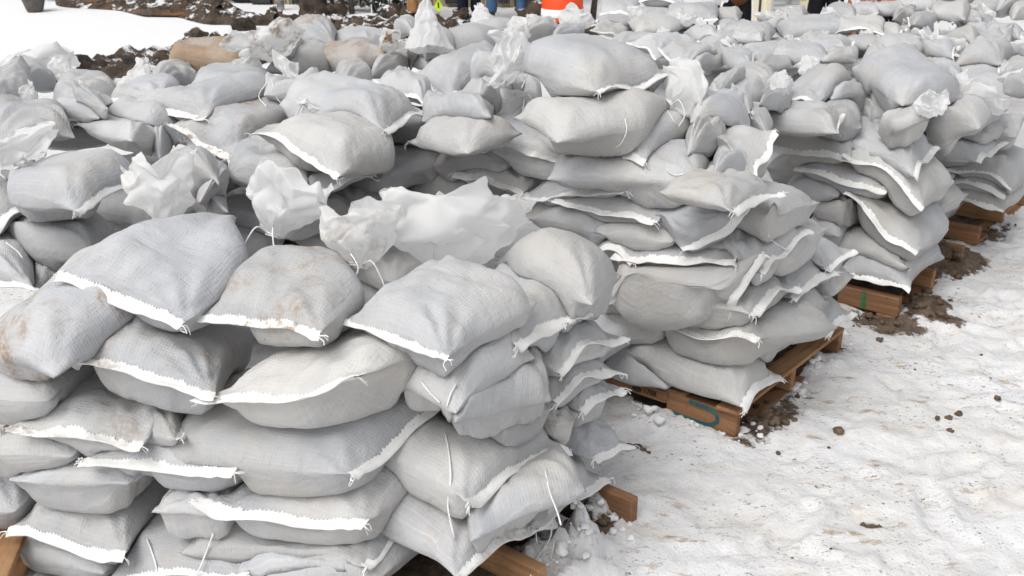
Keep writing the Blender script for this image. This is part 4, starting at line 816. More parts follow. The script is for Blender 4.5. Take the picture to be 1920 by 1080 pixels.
f30|bL 1800 62 1875 104 1.12|T=0.131,hw=.02|smooth sandbag sloping away right of the squat ruffle
f34|bL 1680 -6 1750 26 1.26|T=0.123,hw=.02|sandbag at the upper frame edge above a dark crevice in the far right
f34b|bF 1676 20 1712 48 1.2|hem=0,T=0.115,crum=2|rumpled small bag at the foot of the far right heap
f35|bR 1752 4 1815 42 1.22|hem=0,T=0.139|oval sandbag with a crisp tip, upper middle of the far right heap
f36|bL 1706 24 1756 52 1.18|T=0.115,neck=1,tail=(1742,40,30,.1,1735,42),hw=.02|puckered bag with a small white spike in the far right heap
f36b|bF 1690 46 1745 72 1.14|T=0.098,crum=2.4,neck=1,tail=(1712,60,42,.2,1710,62),hw=.02|rumpled bag below the white spike amid torn plastic
f37|bL 1783 22 1850 48 1.18|T=0.115,neck=1,tail=(1848,30,42,.1,1842,36),hw=.02|sandbag ending in a star shaped ruffle in the far right heap
f38|bL 1815 -6 1882 40 1.24|T=0.148,hw=.02|large smooth sandbag right of the oval one at the upper edge
f39|bF 1870 -8 1912 40 1.24|hem=0,T=0.131|sandbag standing steeply near the upper right corner
f40|bL 1893 -8 1945 42 1.24|hem=0,T=0.139|sandbag cut off by the upper right corner of the frame
f41|bR 1765 -14 1825 10 1.28|hem=0,T=0.107|sandbag cut by the upper edge with a string hanging down left of it
f42|bR 1855 44 1918 80 1.16|T=0.131,hw=.02|sandbag with a dark knot below the upper right corner
f43|bF 1845 52 1892 100 1.14|T=0.123,hw=.02|upright sandbag with a pale fold right of the smooth sloping one
f44|bR 1795 44 1855 70 1.16|hem=0,T=0.107,neck=1,tail=(1828,55,50,.2,1820,62)|sandbag under a shredded white ruffle in the far right heap
f45|bR 1880 84 1935 122 1.12|T=0.115,neck=1,tail=(1905,102,60,.2,1898,112),hw=.02|sandbag with a bright ruffle touching the right frame edge
f46|bL 1868 112 1925 150 1.08|T=0.123,hw=.02|plain sandbag at the right frame edge below the bright ruffle
f47|bF 1885 150 1940 190 1.04|hem=0,T=0.123,neck=1,tail=(1898,142,40,.2,1900,158)|sandbag with a small tuft at the right frame edge above the flank bags
f48|bF 1745 120 1800 158 1.08|T=0.123,hw=.02,tail=(1778,119,27,.15,1772,137)|blank sandbag behind the large sack with a pale neck
f49|bL 1500 62 1540 92 1.1|T=0.107,W=.3,L=.4,hw=.02|small blank bag beneath the left end of the large domed one
'''
# ------------------------------------------------------------------ ground and snow
def mat_snow():
    t = NT('trodden_snow'); pos = coords(t); mud = attr(t, 'mud', 'GEOMETRY'); clean = attr(t, 'clean', 'GEOMETRY')
    str_ = t.map(pos, (1.5, 3.4, 3), rot=(0, 0, R(-24)))
    base = t.mix(t.rng(t.noise(pos, 1.4, 5, .6), .35, .68), rgb(.75, .75, .76), rgb(.67, .66, .645))
    base = t.mix(t.math('MULTIPLY', t.rng(t.noise(str_, 2.2, 6, .65), .50, .74), .75), base, rgb(.60, .55, .49))
    base = t.mix(t.math('MULTIPLY', t.rng(t.noise(pos, 7, 5, .6), .52, .75), .5), base, rgb(.50, .50, .515))
    base = t.mix(clean, base, rgb(.83, .83, .84))
    # ochre stains, grit
    st = t.math('MULTIPLY', t.rng(t.noise(str_, 5.5, 6, .72), .545, .66), t.rng(t.noise(pos, 1.9, 3), .40, .58))
    st = t.math('MULTIPLY', st, t.math('SUBTRACT', 1.0, clean))
    base = t.mix(t.math('MULTIPLY', st, .8), base, rgb(.36, .26, .17))
    gr = t.math('MULTIPLY', t.rng(t.noise(t.map(pos, (1, 1.7, 1)), 42, 4, .72), .60, .65), t.rng(t.noise(pos, 3.3, 3), .40, .58))
    gr2 = t.math('MULTIPLY', t.rng(t.noise(pos, 120, 3, .7), .62, .68), t.rng(t.noise(pos, 6, 3), .45, .6))
    g = t.math('MULTIPLY', t.math('MAXIMUM', gr, t.math('MULTIPLY', gr2, .8)), t.math('SUBTRACT', 1.0, clean))
    base = t.mix(t.math('MULTIPLY', g, .9), base, rgb(.10, .075, .055))
    # mud where the ground has been churned
    mm = t.rng(t.math('ADD', t.math('MULTIPLY', mud, 1.25), t.math('MULTIPLY', t.math('SUBTRACT', t.noise(pos, 15, 6, .7), .5), 1.5)), .42, .62)
    soil = t.mix(t.rng(t.noise(pos, 22, 5, .7), .35, .65), rgb(.075, .054, .040), rgb(.16, .118, .086))
    base = t.mix(mm, base, soil)
    h = t.math('ADD', t.math('MULTIPLY', t.noise(pos, 24, 6, .65), .7), t.math('MULTIPLY', t.noise(pos, 90, 3), .18))
    b = t.bump(h, .55, .03)
    t.set(base, t.rng(mm, 0, 1, .62, .85), b, .25)
    t.b.inputs['Subsurface Weight'].default_value = 0.0
    return t.m
M['snow'] = mat_snow()
def mat_soil(name='soil', rust=0):
    t = NT(name); pos = coords(t); g = t.new('ShaderNodeNewGeometry')
    nz = t.new('ShaderNodeSeparateXYZ'); t.l.new(g.outputs['Normal'], nz.inputs[0])
    a = t.mix(t.rng(t.noise(pos, 6, 6, .7), .35, .65), rgb(.035, .028, .023), rgb(.115, .085, .063))
    if rust: a = t.mix(t.math('MULTIPLY', t.rng(t.noise(t.map(pos, (.5, 3, 3)), 1.6, 5, .7), .5, .66), .8), a, rgb(.27, .13, .05))
    s = t.math('ADD', t.math('MULTIPLY', nz.outputs[2], .20), t.noise(pos, 4.5, 6, .72))
    a = t.mix(t.rng(s, .71, .77), a, rgb(.78, .78, .79))
    return t.set(a, .85, t.bump(t.noise(pos, 20, 6, .7), .9, .05), .2)
M['soil'], M['soil_rust'] = mat_soil(), mat_soil('rusty_soil', 1)
def spaced(lo, hi, f0, f1, fine, coarse):
    out = [lo]
    while out[-1] < hi:
        x = out[-1]; d = max(f0 - x, x - f1, 0); out.append(x + fine + d * coarse)
    return np.array(out)
gx = spaced(-70, 70, -.6, 3.9, .02, .09); gy = spaced(-4, 130, 2.3, 6.2, .02, .09)
X, Y = np.meshgrid(gx, gy, indexing='ij'); p3 = np.stack([X, Y, X * 0], -1)
fade = np.clip(1 - np.maximum(np.abs(X - 1.6) - 3.5, Y - 8) / 4, .25, 1)
Z = (.012 * fbm(p3 * 1.3, 3, 3) + .011 * fbm(p3 * 5, 8, 4) + .008 * fbm(p3 * 17, 12, 2)) * fade
Z += .004 * np.clip(np.abs(fbm(p3 * 4.2, 51, 3)) - .12, 0, 1) * fade + .0035 * fbm(p3 * 30, 61, 2) * (fade > .9)
# pallet corners on the ground: (front right corner, azimuth, depth, width)
def g2(x, y, z=0): return on_z(x, y, z)[:2]
PA = g2(1195, 985) - azd(40)[:2] * 1.0
PALS = [('A', PA, 40, 1.0, 1.15, 0), ('B', g2(1377, 826), 38.7, 1.0, 1.2, .0), ('C', g2(1681, 601), 38.7, 1.0, 1.2, .0), ('D', g2(1832, 462), 38.7, 1.0, 1.2, .0),
        ('L', on_z(4, 1096, .13)[:2], -10, 1.0, 1.2, .0)]
mud = np.zeros_like(X)
def blob(px, py, rx, ry, amp, rot=38.7, h=0):
    global Z, mud
    c = g2(px, py); a = azd(rot)[:2]; b = np.array([a[1], -a[0]]); dx, dy = X - c[0], Y - c[1]
    u, v = dx * a[0] + dy * a[1], dx * b[0] + dy * b[1]
    e = np.exp(-((u / rx) ** 2 + (v / ry) ** 2)); mud = np.maximum(mud, e * amp); 
    if h: Z += e * h * (1 + .5 * vn(p3 * 14, 5))
blob(1735, 582, .20, .13, .95, h=.045); blob(1790, 500, .26, .15, 1.1, h=.06); blob(1745, 490, .25, .12, 1.0, h=.05)
blob(1770, 605, .12, .06, .8, 100, h=.02); blob(1665, 608, .12, .2, .8, 38); blob(1450, 790, .35, .09, .62); blob(1410, 805, .18, .1, .6, h=.01)
blob(1632, 990, .03, .055, .62, 100); blob(1560, 665, .2, .1, .5); blob(1860, 445, .3, .1, .55); blob(1900, 370, .3, .1, .7); blob(1090, 985, .25, .06, .45)
for c, az, d, w in [(p[1], p[2], p[3], p[4]) for p in PALS]:
    # snow pushed up along the pallets, dark bare ground under them
    a = azd(az)[:2]; b = np.array([-a[1], a[0]]); dx, dy = X - c[0], Y - c[1]; u, v = dx * a[0] + dy * a[1], dx * b[0] + dy * b[1]
    ou = np.maximum(np.maximum(-u, u - d), 0); ov = np.maximum(np.maximum(-v, v - w), 0); dd = np.hypot(ou, ov)
    inside = (u > .03) & (u < d - .03) & (v > .03) & (v < w - .03)
    edge = np.exp(-(dd / .085) ** 2) * (dd > 0)
    lump = np.clip(.55 + fbm(p3 * 11 + az, 21, 3), 0, 1.3)
    Z += edge * .016 * lump; mud = np.where(inside & (mud < .7), .75, mud)
# snow heap spilling over the nearest pallet's open side
for (px, py, r, h) in [(1120, 965, .075, .07), (1060, 1050, .10, .085), (1095, 1062, .07, .06), (1010, 1075, .09, .05), (1035, 1010, .07, .05), (1530, 690, .1, .04), (1225, 792, .07, .04), (1290, 812, .10, .015)]:
    c = g2(px, py); e = np.exp(-((X - c[0]) ** 2 + (Y - c[1]) ** 2) / r ** 2); Z += e * h * (1 + .8 * fbm(p3 * 24, 31, 3)); mud *= (1 - e * .9)
# boot prints and two faint wheel ruts
rp = np.random.RandomState(8)
for k in range(130):
    fx, fy = rp.uniform(.3, 4.2), rp.uniform(2.2, 7.5)
    if fx < .25 + (fy - 2.3) * .62 + .25: continue
    a_ = rp.uniform(0, 6.28); dx, dy = X - fx, Y - fy; near_ = (np.abs(dx) < .4) & (np.abs(dy) < .4)
    u, v = dx * math.cos(a_) + dy * math.sin(a_), -dx * math.sin(a_) + dy * math.cos(a_); q_ = np.sqrt((u / .145) ** 2 + (v / .055) ** 2)
    dep_ = rp.uniform(.35, 1)
    Z += np.where(near_, dep_ * (-.021 * np.exp(-q_ ** 4) + .012 * np.exp(-((q_ - 1.25) / .22) ** 2) + .002 * np.sin(u * 180) * np.exp(-q_ ** 4)), 0)
for off in (1.0, 1.28, 2.3, 2.55):
    d_ = (X - .42 - off) * .80 - (Y - 3.0) * .60 + .05 * vn(p3 * .9, 3)
    Z += -.008 * np.exp(-(d_ / .09) ** 2) * (.6 + .6 * vn(p3 * 2.2, 6)) * np.clip((8 - Y) / 2, 0, 1)
Z += .010 * np.clip(fbm(p3 * 9, 41, 3) - .1, 0, 1) * fade
# the field behind rises a little to the left
Z += .35 * np.clip((Y - 13) / 12, 0, 1) ** 1.5 * np.clip((-X) / 6, 0, 1)
clean = np.clip((Y - 9) / 3, 0, 1) * np.clip((-X + 0) / 1.5 + .3, 0, 1)
nx, ny = X.shape
idg = np.arange(nx * ny).reshape(nx, ny); qa = np.stack([idg[:-1, :-1].ravel(), idg[1:, :-1].ravel(), idg[1:, 1:].ravel(), idg[:-1, 1:].ravel()], 1)
gr = mesh_obj('ground', np.stack([X, Y, Z], -1).reshape(-1, 3), qa, M['snow']); tag(gr, kind='structure')
for nm, arr in (('mud', mud), ('clean', clean)):
    at = gr.data.attributes.new(nm, 'FLOAT', 'POINT'); at.data.foreach_set('value', arr.ravel().astype(np.float32))
def gz(x, y):
    i = min(max(int(np.searchsorted(gx, x)), 0), nx - 1); j = min(max(int(np.searchsorted(gy, y)), 0), ny - 1); return float(Z[i, j])

# ------------------------------------------------------------------ soil banks at the back
def bank(pts, hw, h, mat, seed, far=False):
    P = [g2(*p) for p in pts]; L = [0]
    for a, b in zip(P, P[1:]): L.append(L[-1] + np.linalg.norm(b - a))
    n = int(L[-1] / .05); m = 34; s = np.linspace(0, L[-1], n); C = np.stack([np.interp(s, L, [p[0] for p in P]), np.interp(s, L, [p[1] for p in P])], 1)
    T_ = np.gradient(C, axis=0); T_ /= np.linalg.norm(T_, axis=1)[:, None]; N = np.stack([-T_[:, 1], T_[:, 0]], 1)
    v = np.linspace(-1, 1, m); Wd = hw * (1 + .35 * vn(np.stack([s * .8, s * 0, s * 0 + seed], -1), 2)) * np.clip(np.minimum(s, L[-1] - s) / .8, .15, 1)
    G = C[:, None] + N[:, None] * (v[None, :, None] * Wd[:, None, None])
    q = np.stack([G[..., 0], G[..., 1], G[..., 0] * 0 + seed], -1)
    prof = np.clip(1 - v ** 2, 0, 1)[None] ** .8
    z = h * prof * (.75 + .45 * fbm(q * 1.7, seed, 3)) + prof ** .4 * (.09 * np.abs(fbm(q * 5, seed + 4, 4)) + .035 * fbm(q * 15, seed + 6, 2)) - .05 * (1 - prof)
    base = np.array([[gz(a, b) for a, b in r] for r in G[::3, ::3]]); z = z + base.mean()
    idb = np.arange(n * m).reshape(n, m); F = np.stack([idb[:-1, :-1].ravel(), idb[1:, :-1].ravel(), idb[1:, 1:].ravel(), idb[:-1, 1:].ravel()], 1)
    o = mesh_obj('soil_bank', np.stack([G[..., 0], G[..., 1], z], -1).reshape(-1, 3), F, mat); tag(o, kind='structure'); return o
bank([(70, 158), (150, 150), (240, 142), (330, 128), (420, 118), (520, 110)], .85, .22, M['soil'], 5)
bank([(330, 108), (420, 88), (500, 80), (620, 84)], .35, .05, M['soil'], 12)
bank([(60, -22), (180, -2), (300, 18), (410, 38)], 1.0, .10, M['soil_rust'], 9)
bank([(240, 2), (340, 24), (430, 42), (520, 50)], .55, .12, M['soil'], 10)
bank([(400, 46), (520, 44), (640, 50), (800, 58), (960, 60), (1080, 62), (1195, 60)], .55, .10, M['soil'], 14)
bank([(600, 78), (690, 72), (790, 70)], .40, .10, M['soil'], 15)
bank([(985, 34), (1015, 30), (1040, 34)], .4, .22, M['soil'], 17)
cl = MB(); rs = np.random.RandomState(4)
def clod(px, py, r, z=0, seed=0):
    c = on_z(px, py, z); cl.rock([c[0], c[1], gz(c[0], c[1]) + r * .35 + z], r, seed)
for (x, y, r) in [(1764, 604, .032), (1720, 562, .02), (1795, 510, .03), (1738, 553, .03), (1757, 573, .018), (1692, 535, .03), (1705, 560, .03), (1780, 605, .011), (1783, 563, .012), (1432, 790, .022),
                  (1472, 800, .016), (1571, 817, .020), (1455, 780, .014), (1798, 779, .014), (1779, 788, .014), (1757, 788, .011), (1781, 810, .014), (1494, 749, .012), (1868, 760, .014), (1618, 985, .009), (1648, 992, .008),
                  (1195, 848, .018), (1206, 855, .014), (1216, 857, .009), (1180, 845, .014), (1120, 1040, .014), (1395, 760, .02), (1420, 770, .02), (1440, 760, .02), (1500, 700, .018), (1520, 660, .02)]:
    clod(x, y, r, 0, int(x))
for k in range(20):
    x = rs.uniform(1150, 1920); y = rs.uniform(430, 1080)
    if x < 1150 + (1080 - y) * .95 + 60: continue
    clod(x, y, abs(rs.normal(.0035, .002)) + .0025, 0, k)
for k in range(70):
    c = [(1730, 585), (1790, 505), (1440, 795), (1760, 480), (1640, 612), (1100, 1000)][k % 6]
    clod(c[0] + rs.normal(0, 26), c[1] + rs.normal(0, 11), abs(rs.normal(.010, .006)) + .004, 0, k + 300)
M['clod'] = mat_plain('brown_clod', (.17, .12, .08), .9, .5, 40, .8)
tag(cl.build('dirt_clods', M['clod'], None, True), 'small dirt clods scattered on the trodden snow beside the pallets', 'dirt', kind='stuff')
sn = MB()
for k in range(90):
    c = [(1110, 980), (1060, 1045), (1100, 1065), (1230, 795), (1290, 805), (1370, 825), (1500, 740), (1530, 700), (1170, 1000), (1410, 815), (1590, 645), (1030, 1075), (1200, 770)][k % 13]
    x, y = c[0] + rs.normal(0, 20), c[1] + rs.normal(0, 9); q = on_z(x, y, 0); r = abs(rs.normal(.007, .005)) + .003
    sn.rock([q[0], q[1], gz(q[0], q[1]) + r * .2], r, k + 900)
M['snow_lump'] = mat_plain('snow_lump', (.8, .8, .81), .6, .08, 12, .3)
tag(sn.build('snow_lumps', M['snow_lump'], None, True), 'loose lumps of snow kicked up along the pallet edges', 'snow', kind='stuff')
bl = MB()
for k, (x, y, r) in enumerate([(372, 84, .16), (455, 58, .15), (437, 44, .12), (610, 55, .14), (300, 130, .12), (265, 128, .1), (330, 126, .1)]):
    q = on_z(x, y, 0); o = MB(); o.rock([q[0], q[1], gz(q[0], q[1]) + r * .4], r, k + 50, 12)
    tag(o.build('earth_clod', M['soil'], None, True), ['round earth clod beside the brown sandbag against the snow', 'earth clod left of the dirt spotted plastic top', 'small earth clod on the snow under the parked car wheel', 'clod of earth between the spotted plastic top and the mud streaked peak', 'clod on the near soil bank left of the brown sandbag', 'leftmost clod on the near soil bank', 'clod at the right end of the near soil bank'][k], 'earth clod', 'earth clods at the upper left')
for k, (x, y, r) in enumerate([(590, 34, .24), (622, 36, .17), (735, 38, .16), (760, 40, .12), (1003, 44, .22), (862, 42, .16), (505, 38, .12)]):
    q = on_z(x, y, 0); o = MB(); o.rock([q[0], q[1] + .3, gz(q[0], q[1]) + r * .3], r, k + 70, 16, .8)
    tag(o.build('earth_mound', M['soil'], None, True), ['largest frozen earth mound with snow on it before the tan building', 'frozen earth mound just right of the largest one', 'snow flecked earth mound by the dark shrub', 'low earth mound against the tan trousers', 'earth mound right of the jeans', 'snowy earth mound beside the yellow green sign', 'low earth mound before the glass panel'][k], 'earth mound', 'frozen earth mounds at the back')

# ------------------------------------------------------------------ pallets
M['teal'] = mat_plain('teal_paint', (.02, .12, .14), .7, .3, 30); M['green'] = mat_plain('green_paint', (.05, .16, .06), .7, .4, 30); M['ink'] = mat_plain('stamp_ink', (.045, .03, .02), .8, .4, 60)
def pallet(key, c, az, dep, wid, z0, label):
    a = azd(az); b = np.array([-a[1], a[0], 0]); up = np.array([0, 0, 1.]); ax = np.stack([b, a, up])
    o3 = np.array([c[0], c[1], z0]); root = empty('pallet', o3); tag(root, label, 'pallet', 'wooden pallets under the stacks')
    rs = np.random.RandomState(ord(key)); out = {}
    for k, u in enumerate((.02, dep / 2, dep - .02)):
        mb = MB(); w = .042; h = .095; zc = .016 + h / 2
        if k == 0:  # notched front stringer
            segs = [(0, .30, 0), (.30, .56, 1), (.56, .72, 0), (.72, .94, 1), (.94, wid, 0)]
            for (v0, v1, notch) in segs:
                hh = .052 if notch else h
                mb.box(o3 + a * u + b * ((v0 + v1) / 2) + up * (.016 + h - hh / 2), (v1 - v0, w, hh), ax, .0012, .004)
        else: mb.box(o3 + a * u + b * (wid / 2) + up * zc, (wid, w, h), ax, .001, .004)
        out[k] = mb.build('stringer', M['wood'] if k != 1 else M['wood_pale'], root)
    n = 6
    for k in range(n):
        if k < {'A': 2, 'C': 2, 'D': 2}.get(key, 0): continue
        v = .045 + k * (wid - .09) / (n - 1) + rs.uniform(-.012, .012); mb = MB()
        mb.box(o3 + b * v + a * (dep / 2 + rs.uniform(-.015, .015)) + up * (.016 + .095 + .009), (.088, dep + .012, .016), ax, .0012, .003); mb.build('deck_board', M['wood'] if k % 2 else M['wood_pale'], root)
    for k, v in enumerate((.055, wid / 2, wid - .055)):
        mb = MB(); mb.box(o3 + b * v + a * (dep / 2) + up * .007, (.095, dep, .015), ax, .001, .003); mb.build('bottom_board', M['wood'], root)
    return root, out, o3, a, b
LBL = {'A': 'pallet of the nearest stack, two stringer ends sticking out into snow at lower right', 'B': 'orange brown pallet with teal painted arc and stamped digits under the second stack',
       'C': 'muddy pallet with a green paint stripe under the third stack', 'D': 'dark reddish pallet under the fourth stack', 'L': 'pallet showing only an orange board end at the lower left corner'}
PR = {}
for key, c, az, d, w, z0 in PALS: PR[key] = pallet(key, c, az, d, w, z0, LBL[key])
def face_pt(key, v, z, off=.004): r, o, o3, a, b = PR[key]; return o3 + a * (.02 - .021 - off) + b * v + np.array([0, 0, z])
def ribbon(name, key, pts, w, mat):
    pts = np.asarray(pts, float); t = np.gradient(pts, axis=0); t /= np.linalg.norm(t, axis=1)[:, None]; nn = np.stack([-t[:, 1], t[:, 0]], 1)
    wv = w * (1 + .15 * np.sin(np.arange(len(pts)) * 1.7))[:, None]
    L_, R_ = pts + nn * wv / 2, pts - nn * wv / 2
    V = [face_pt(key, *p) for p in L_] + [face_pt(key, *p) for p in R_]; n = len(pts)
    o = mesh_obj(name, V, [(i, i + 1, n + i + 1, n + i) for i in range(n - 1)], mat, PR[key][1][0], False); return o
th = np.linspace(-1.75, 1.55, 24)
arc = [(.135 - .06 * math.cos(q) * 1.0 + .0, .066 + .036 * math.sin(q)) for q in th]
ribbon('paint_arc', 'B', [(.29, .035), (.24, .031), (.2, .029)] + arc[1:] + [(.17, .101), (.2, .105)], .014, M['teal'])
ribbon('paint_stripe', 'C', [(.17, .02), (.168, .05), (.172, .08), (.17, .109)], .022, M['green'])
def stamp_text(key, txt, v, z, size, mat):
    cu = bpy.data.curves.new('stamp_text', 'FONT'); cu.body = txt; cu.size = size; cu.extrude = .0003; cu.align_x = 'CENTER'; cu.offset = .0006
    to = bpy.data.objects.new('stamp_text', cu); COL.objects.link(to); bpy.context.view_layer.update()
    me = bpy.data.meshes.new_from_object(to.evaluated_get(bpy.context.evaluated_depsgraph_get())); bpy.data.objects.remove(to)
    me.materials.clear(); me.materials.append(mat); o = bpy.data.objects.new('stamped_digits', me); COL.objects.link(o)
    r, st, o3, a, b = PR[key]; par = st[0]; o.parent = par
    m = Matrix(((-b[0], 0, -a[0]), (-b[1], 0, -a[1]), (0, 1, 0))).to_4x4(); m.translation = Vector(face_pt(key, v, z) - np.array(par['org'])); o.matrix_local = m
stamp_text('B', '1708', .375, .076, .030, M['ink'])
for dv in (-.017, -.009, 0, .009, .017): ribbon('stamped_emblem', 'B', [(.435 + dv, .084 - .015 * math.cos(dv * 60)), (.435 + dv + .0005, .084), (.435 + dv, .084 + .014 * math.cos(dv * 60))], .007, M['ink'])
# ------------------------------------------------------------------ background things
def gp(px, py):
    q = on_z(px, py, 0); return np.array([q[0], q[1], gz(q[0], q[1])])
def px_x(px, Y, z=None):  # world x of a pixel column at distance Y, near the top of the frame
    z = 2 - .1157 * Y
    return (px - 960) / F_PX * (Y * CP - (z - CAM_Z) * SP)
M['siding'] = mat_plain('tan_siding', (.40, .325, .235), .7, .12, 3); M['glass'] = mat_plain('dark_glass', (.03, .04, .055), .12, .3, 1, 0, 0, .5)
M['pane'] = mat_plain('grey_glass', (.17, .185, .195), .15, .5, 3, 0, 0, .5); M['dark_metal'] = mat_plain('dark_metal', (.035, .037, .04), .45, .2, 9)
M['bark'] = mat_plain('bark', (.085, .072, .062), .9, .5, 22, .8); M['birch'] = mat_plain('pale_bark', (.32, .31, .30), .85, .7, 14, .6)
M['stone'] = mat_plain('dark_concrete', (.12, .108, .10), .85, .3, 14, .5); M['steel'] = mat_plain('galvanised_steel', (.33, .34, .36), .4, .15, 10, .1, .4)
M['orange'] = mat_plain('orange_plastic', (.86, .085, .018), .45, .1, 5); M['white_band'] = mat_plain('white_band', (.82, .82, .83), .5, .06, 5)
M['cream'] = mat_plain('cream_paint', (.74, .68, .50), .55, .06, 3); M['grey_panel'] = mat_plain('grey_panel', (.45, .47, .47), .5, .08, 2)
M['lime'] = mat_plain('lime_sign', (.55, .80, .02), .5, .08, 10); M['black'] = mat_plain('black_ink', (.015, .015, .015), .6, .1, 10); M['rubber'] = mat_plain('rubber', (.02, .02, .02), .8, .3, 20)
M['car_paint'] = mat_plain('dark_car_paint', (.045, .05, .06), .25, .1, 2, 0, .3); M['leaf'] = mat_plain('evergreen_leaf', (.035, .05, .035), .7, .5, 12, .3)
M['glass2'] = M['glass']
# building: tan panelled front with dark windows
YB = 17.3
root = empty('building', (px_x(740, YB, 0), YB, 0)); tag(root, 'low building with tan vertical panels and dark windows behind the bare trees', 'building')
def bx2(name, x0, x1, z0, z1, y0, y1, mat, par):
    mb = MB(); mb.box(((x0 + x1) / 2, (y0 + y1) / 2, (z0 + z1) / 2), (x1 - x0, y1 - y0, z1 - z0), None, 0, .008); return mb.build(name, mat, par)
X0, X1 = px_x(472, YB), px_x(1008, YB)
w_ = bx2('wall', X0, X1, -.3, 3.4, YB + .06, YB + 5, M['siding'], root)
bx2('roof', X0 - .3, X1 + .3, 3.4, 3.6, YB - .25, YB + 5.2, M['dark_metal'], root)
for (a, b, m, n) in [(474, 506, 'pane', 'window'), (557, 568, 'glass', 'window'), (614, 628, 'glass', 'window'), (700, 726, 'glass', 'window'), (742, 772, 'glass', 'window'), (838, 866, 'pane', 'window'), (938, 950, 'glass', 'window')]:
    xa, xb = px_x(a, YB), px_x(b, YB); o = bx2(n, xa, xb, .12, 2.5, YB + .02, YB + .058, M[m], root)
    mb = MB()
    for xx in (xa, xb): mb.box((xx, YB + .015, 1.31), (.05, .09, 2.48))
    mb.box(((xa + xb) / 2, YB + .014, .1), (xb - xa + .05, .1, .06)); mb.box(((xa + xb) / 2, YB + .013, 2.53), (xb - xa + .05, .1, .06)); mb.build('window_frame', M['dark_metal'], o)
for k, p in enumerate([510, 533, 541, 549, 572, 580, 588, 596, 632, 640, 650, 672, 681, 690, 780, 795, 875, 884, 893, 903, 912, 921, 930, 958, 966, 975, 990, 998]):
    x = px_x(p, YB); bx2('batten', x - .015, x + .015, .02, 3.38, YB + .028, YB + .058, M['siding'] if k % 3 else M['dark_metal'], root)
# white wall or trailer side right of the tan building
YT = 20
for (a, b, lab) in [(1003, 1018, 'narrow white panel at the left edge of the traffic barrel'), ]:
    pass
root = empty('trailer', (px_x(1160, YT, 0), YT, 0)); tag(root, 'pale bluish white trailer side standing behind the traffic barrel', 'trailer')
bx2('box_body', px_x(1006, YT), px_x(1440, YT), .05, 3.2, YT, YT + 2.4, mat_plain('pale_panel', (.66, .69, .74), .5, .04, 2), root)
bx2('skirt_rail', px_x(1006, YT), px_x(1440, YT), -.02, .05, YT - .05, YT, M['steel'], root)
# cream cabinet with grey panel
YC = 13.0
root = empty('cabinet', (px_x(1475, YC, 0), YC, 0)); tag(root, 'cream utility cabinet with a grey louvred panel behind a grey pole', 'cabinet')
cb = bx2('cabinet_box', px_x(1433, YC), px_x(1518, YC), 0, 1.9, YC, YC + .6, M['cream'], root)
pn = bx2('grey_panel', px_x(1445, YC), px_x(1497, YC), .15, 1.0, YC - .02, YC - .002, M['grey_panel'], root)
mb = MB()
for k in range(14): mb.box((px_x(1471, YC), YC - .026, .2 + k * .058), (px_x(1497, YC) - px_x(1445, YC) - .04, .01, .018))
mb.build('louvre', M['grey_panel'], pn)
def post(px0, px1, Y, h, mat, label, cat='post', name='post', sq=True, lean=0):
    x0, x1 = px_x(px0, Y, .5), px_x(px1, Y, .5); r = (x1 - x0) / 2; xm = (x0 + x1) / 2; root = empty(name, (xm, Y, 0)); tag(root, label, cat)
    mb = MB()
    if sq: mb.box((xm, Y, h / 2), (2 * r, 2 * r, h))
    else: mb.tube([(xm + lean * z, Y, z) for z in np.linspace(-.05, h, 6)], r, 14)
    mb.build('shaft', mat, root); mb = MB(); mb.box((xm + lean * h, Y, h + .01), (2.3 * r, 2.3 * r, .03)); mb.build('cap', mat, root); return root
post(1473, 1483, 12.6, 2.6, M['steel'], 'grey metal pole in front of the cream cabinet')
post(1423, 1434, 13.2, 2.4, M['dark_metal'], 'black square post at the left edge of the cream cabinet')
# lime sign on a stake
Ys = 15.6; x = px_x(822, Ys, .3); root = empty('sign', (x, Ys, 0)); tag(root, 'small lime diamond sign with a black mark on a thin stake by the tan trousers', 'sign')
mb = MB(); mb.tube([(x, Ys + .02, -.05), (x, Ys + .02, .75)], .012, 8); mb.build('stake', M['steel'], root)
s = .075; zc = gp(822, 14)[2] + (lambda d: CAM_Z + d[2] * Ys / d[1])(ray(822, 13))
V = [(x - s * .8, Ys, zc), (x, Ys, zc - s * 1.25), (x + s * .8, Ys, zc), (x, Ys, zc + s * 1.25)]; V += [(a, b + .012, c) for a, b, c in V]
pl = mesh_obj('sign_plate', V, [(0, 1, 2, 3), (7, 6, 5, 4), (0, 4, 5, 1), (1, 5, 6, 2), (2, 6, 7, 3), (3, 7, 4, 0)], M['lime'], root, False)
mb = MB(); mb.box((x, Ys - .006, zc + .01), (.018, .006, .075)); mb.build('sign_mark', M['black'], pl)
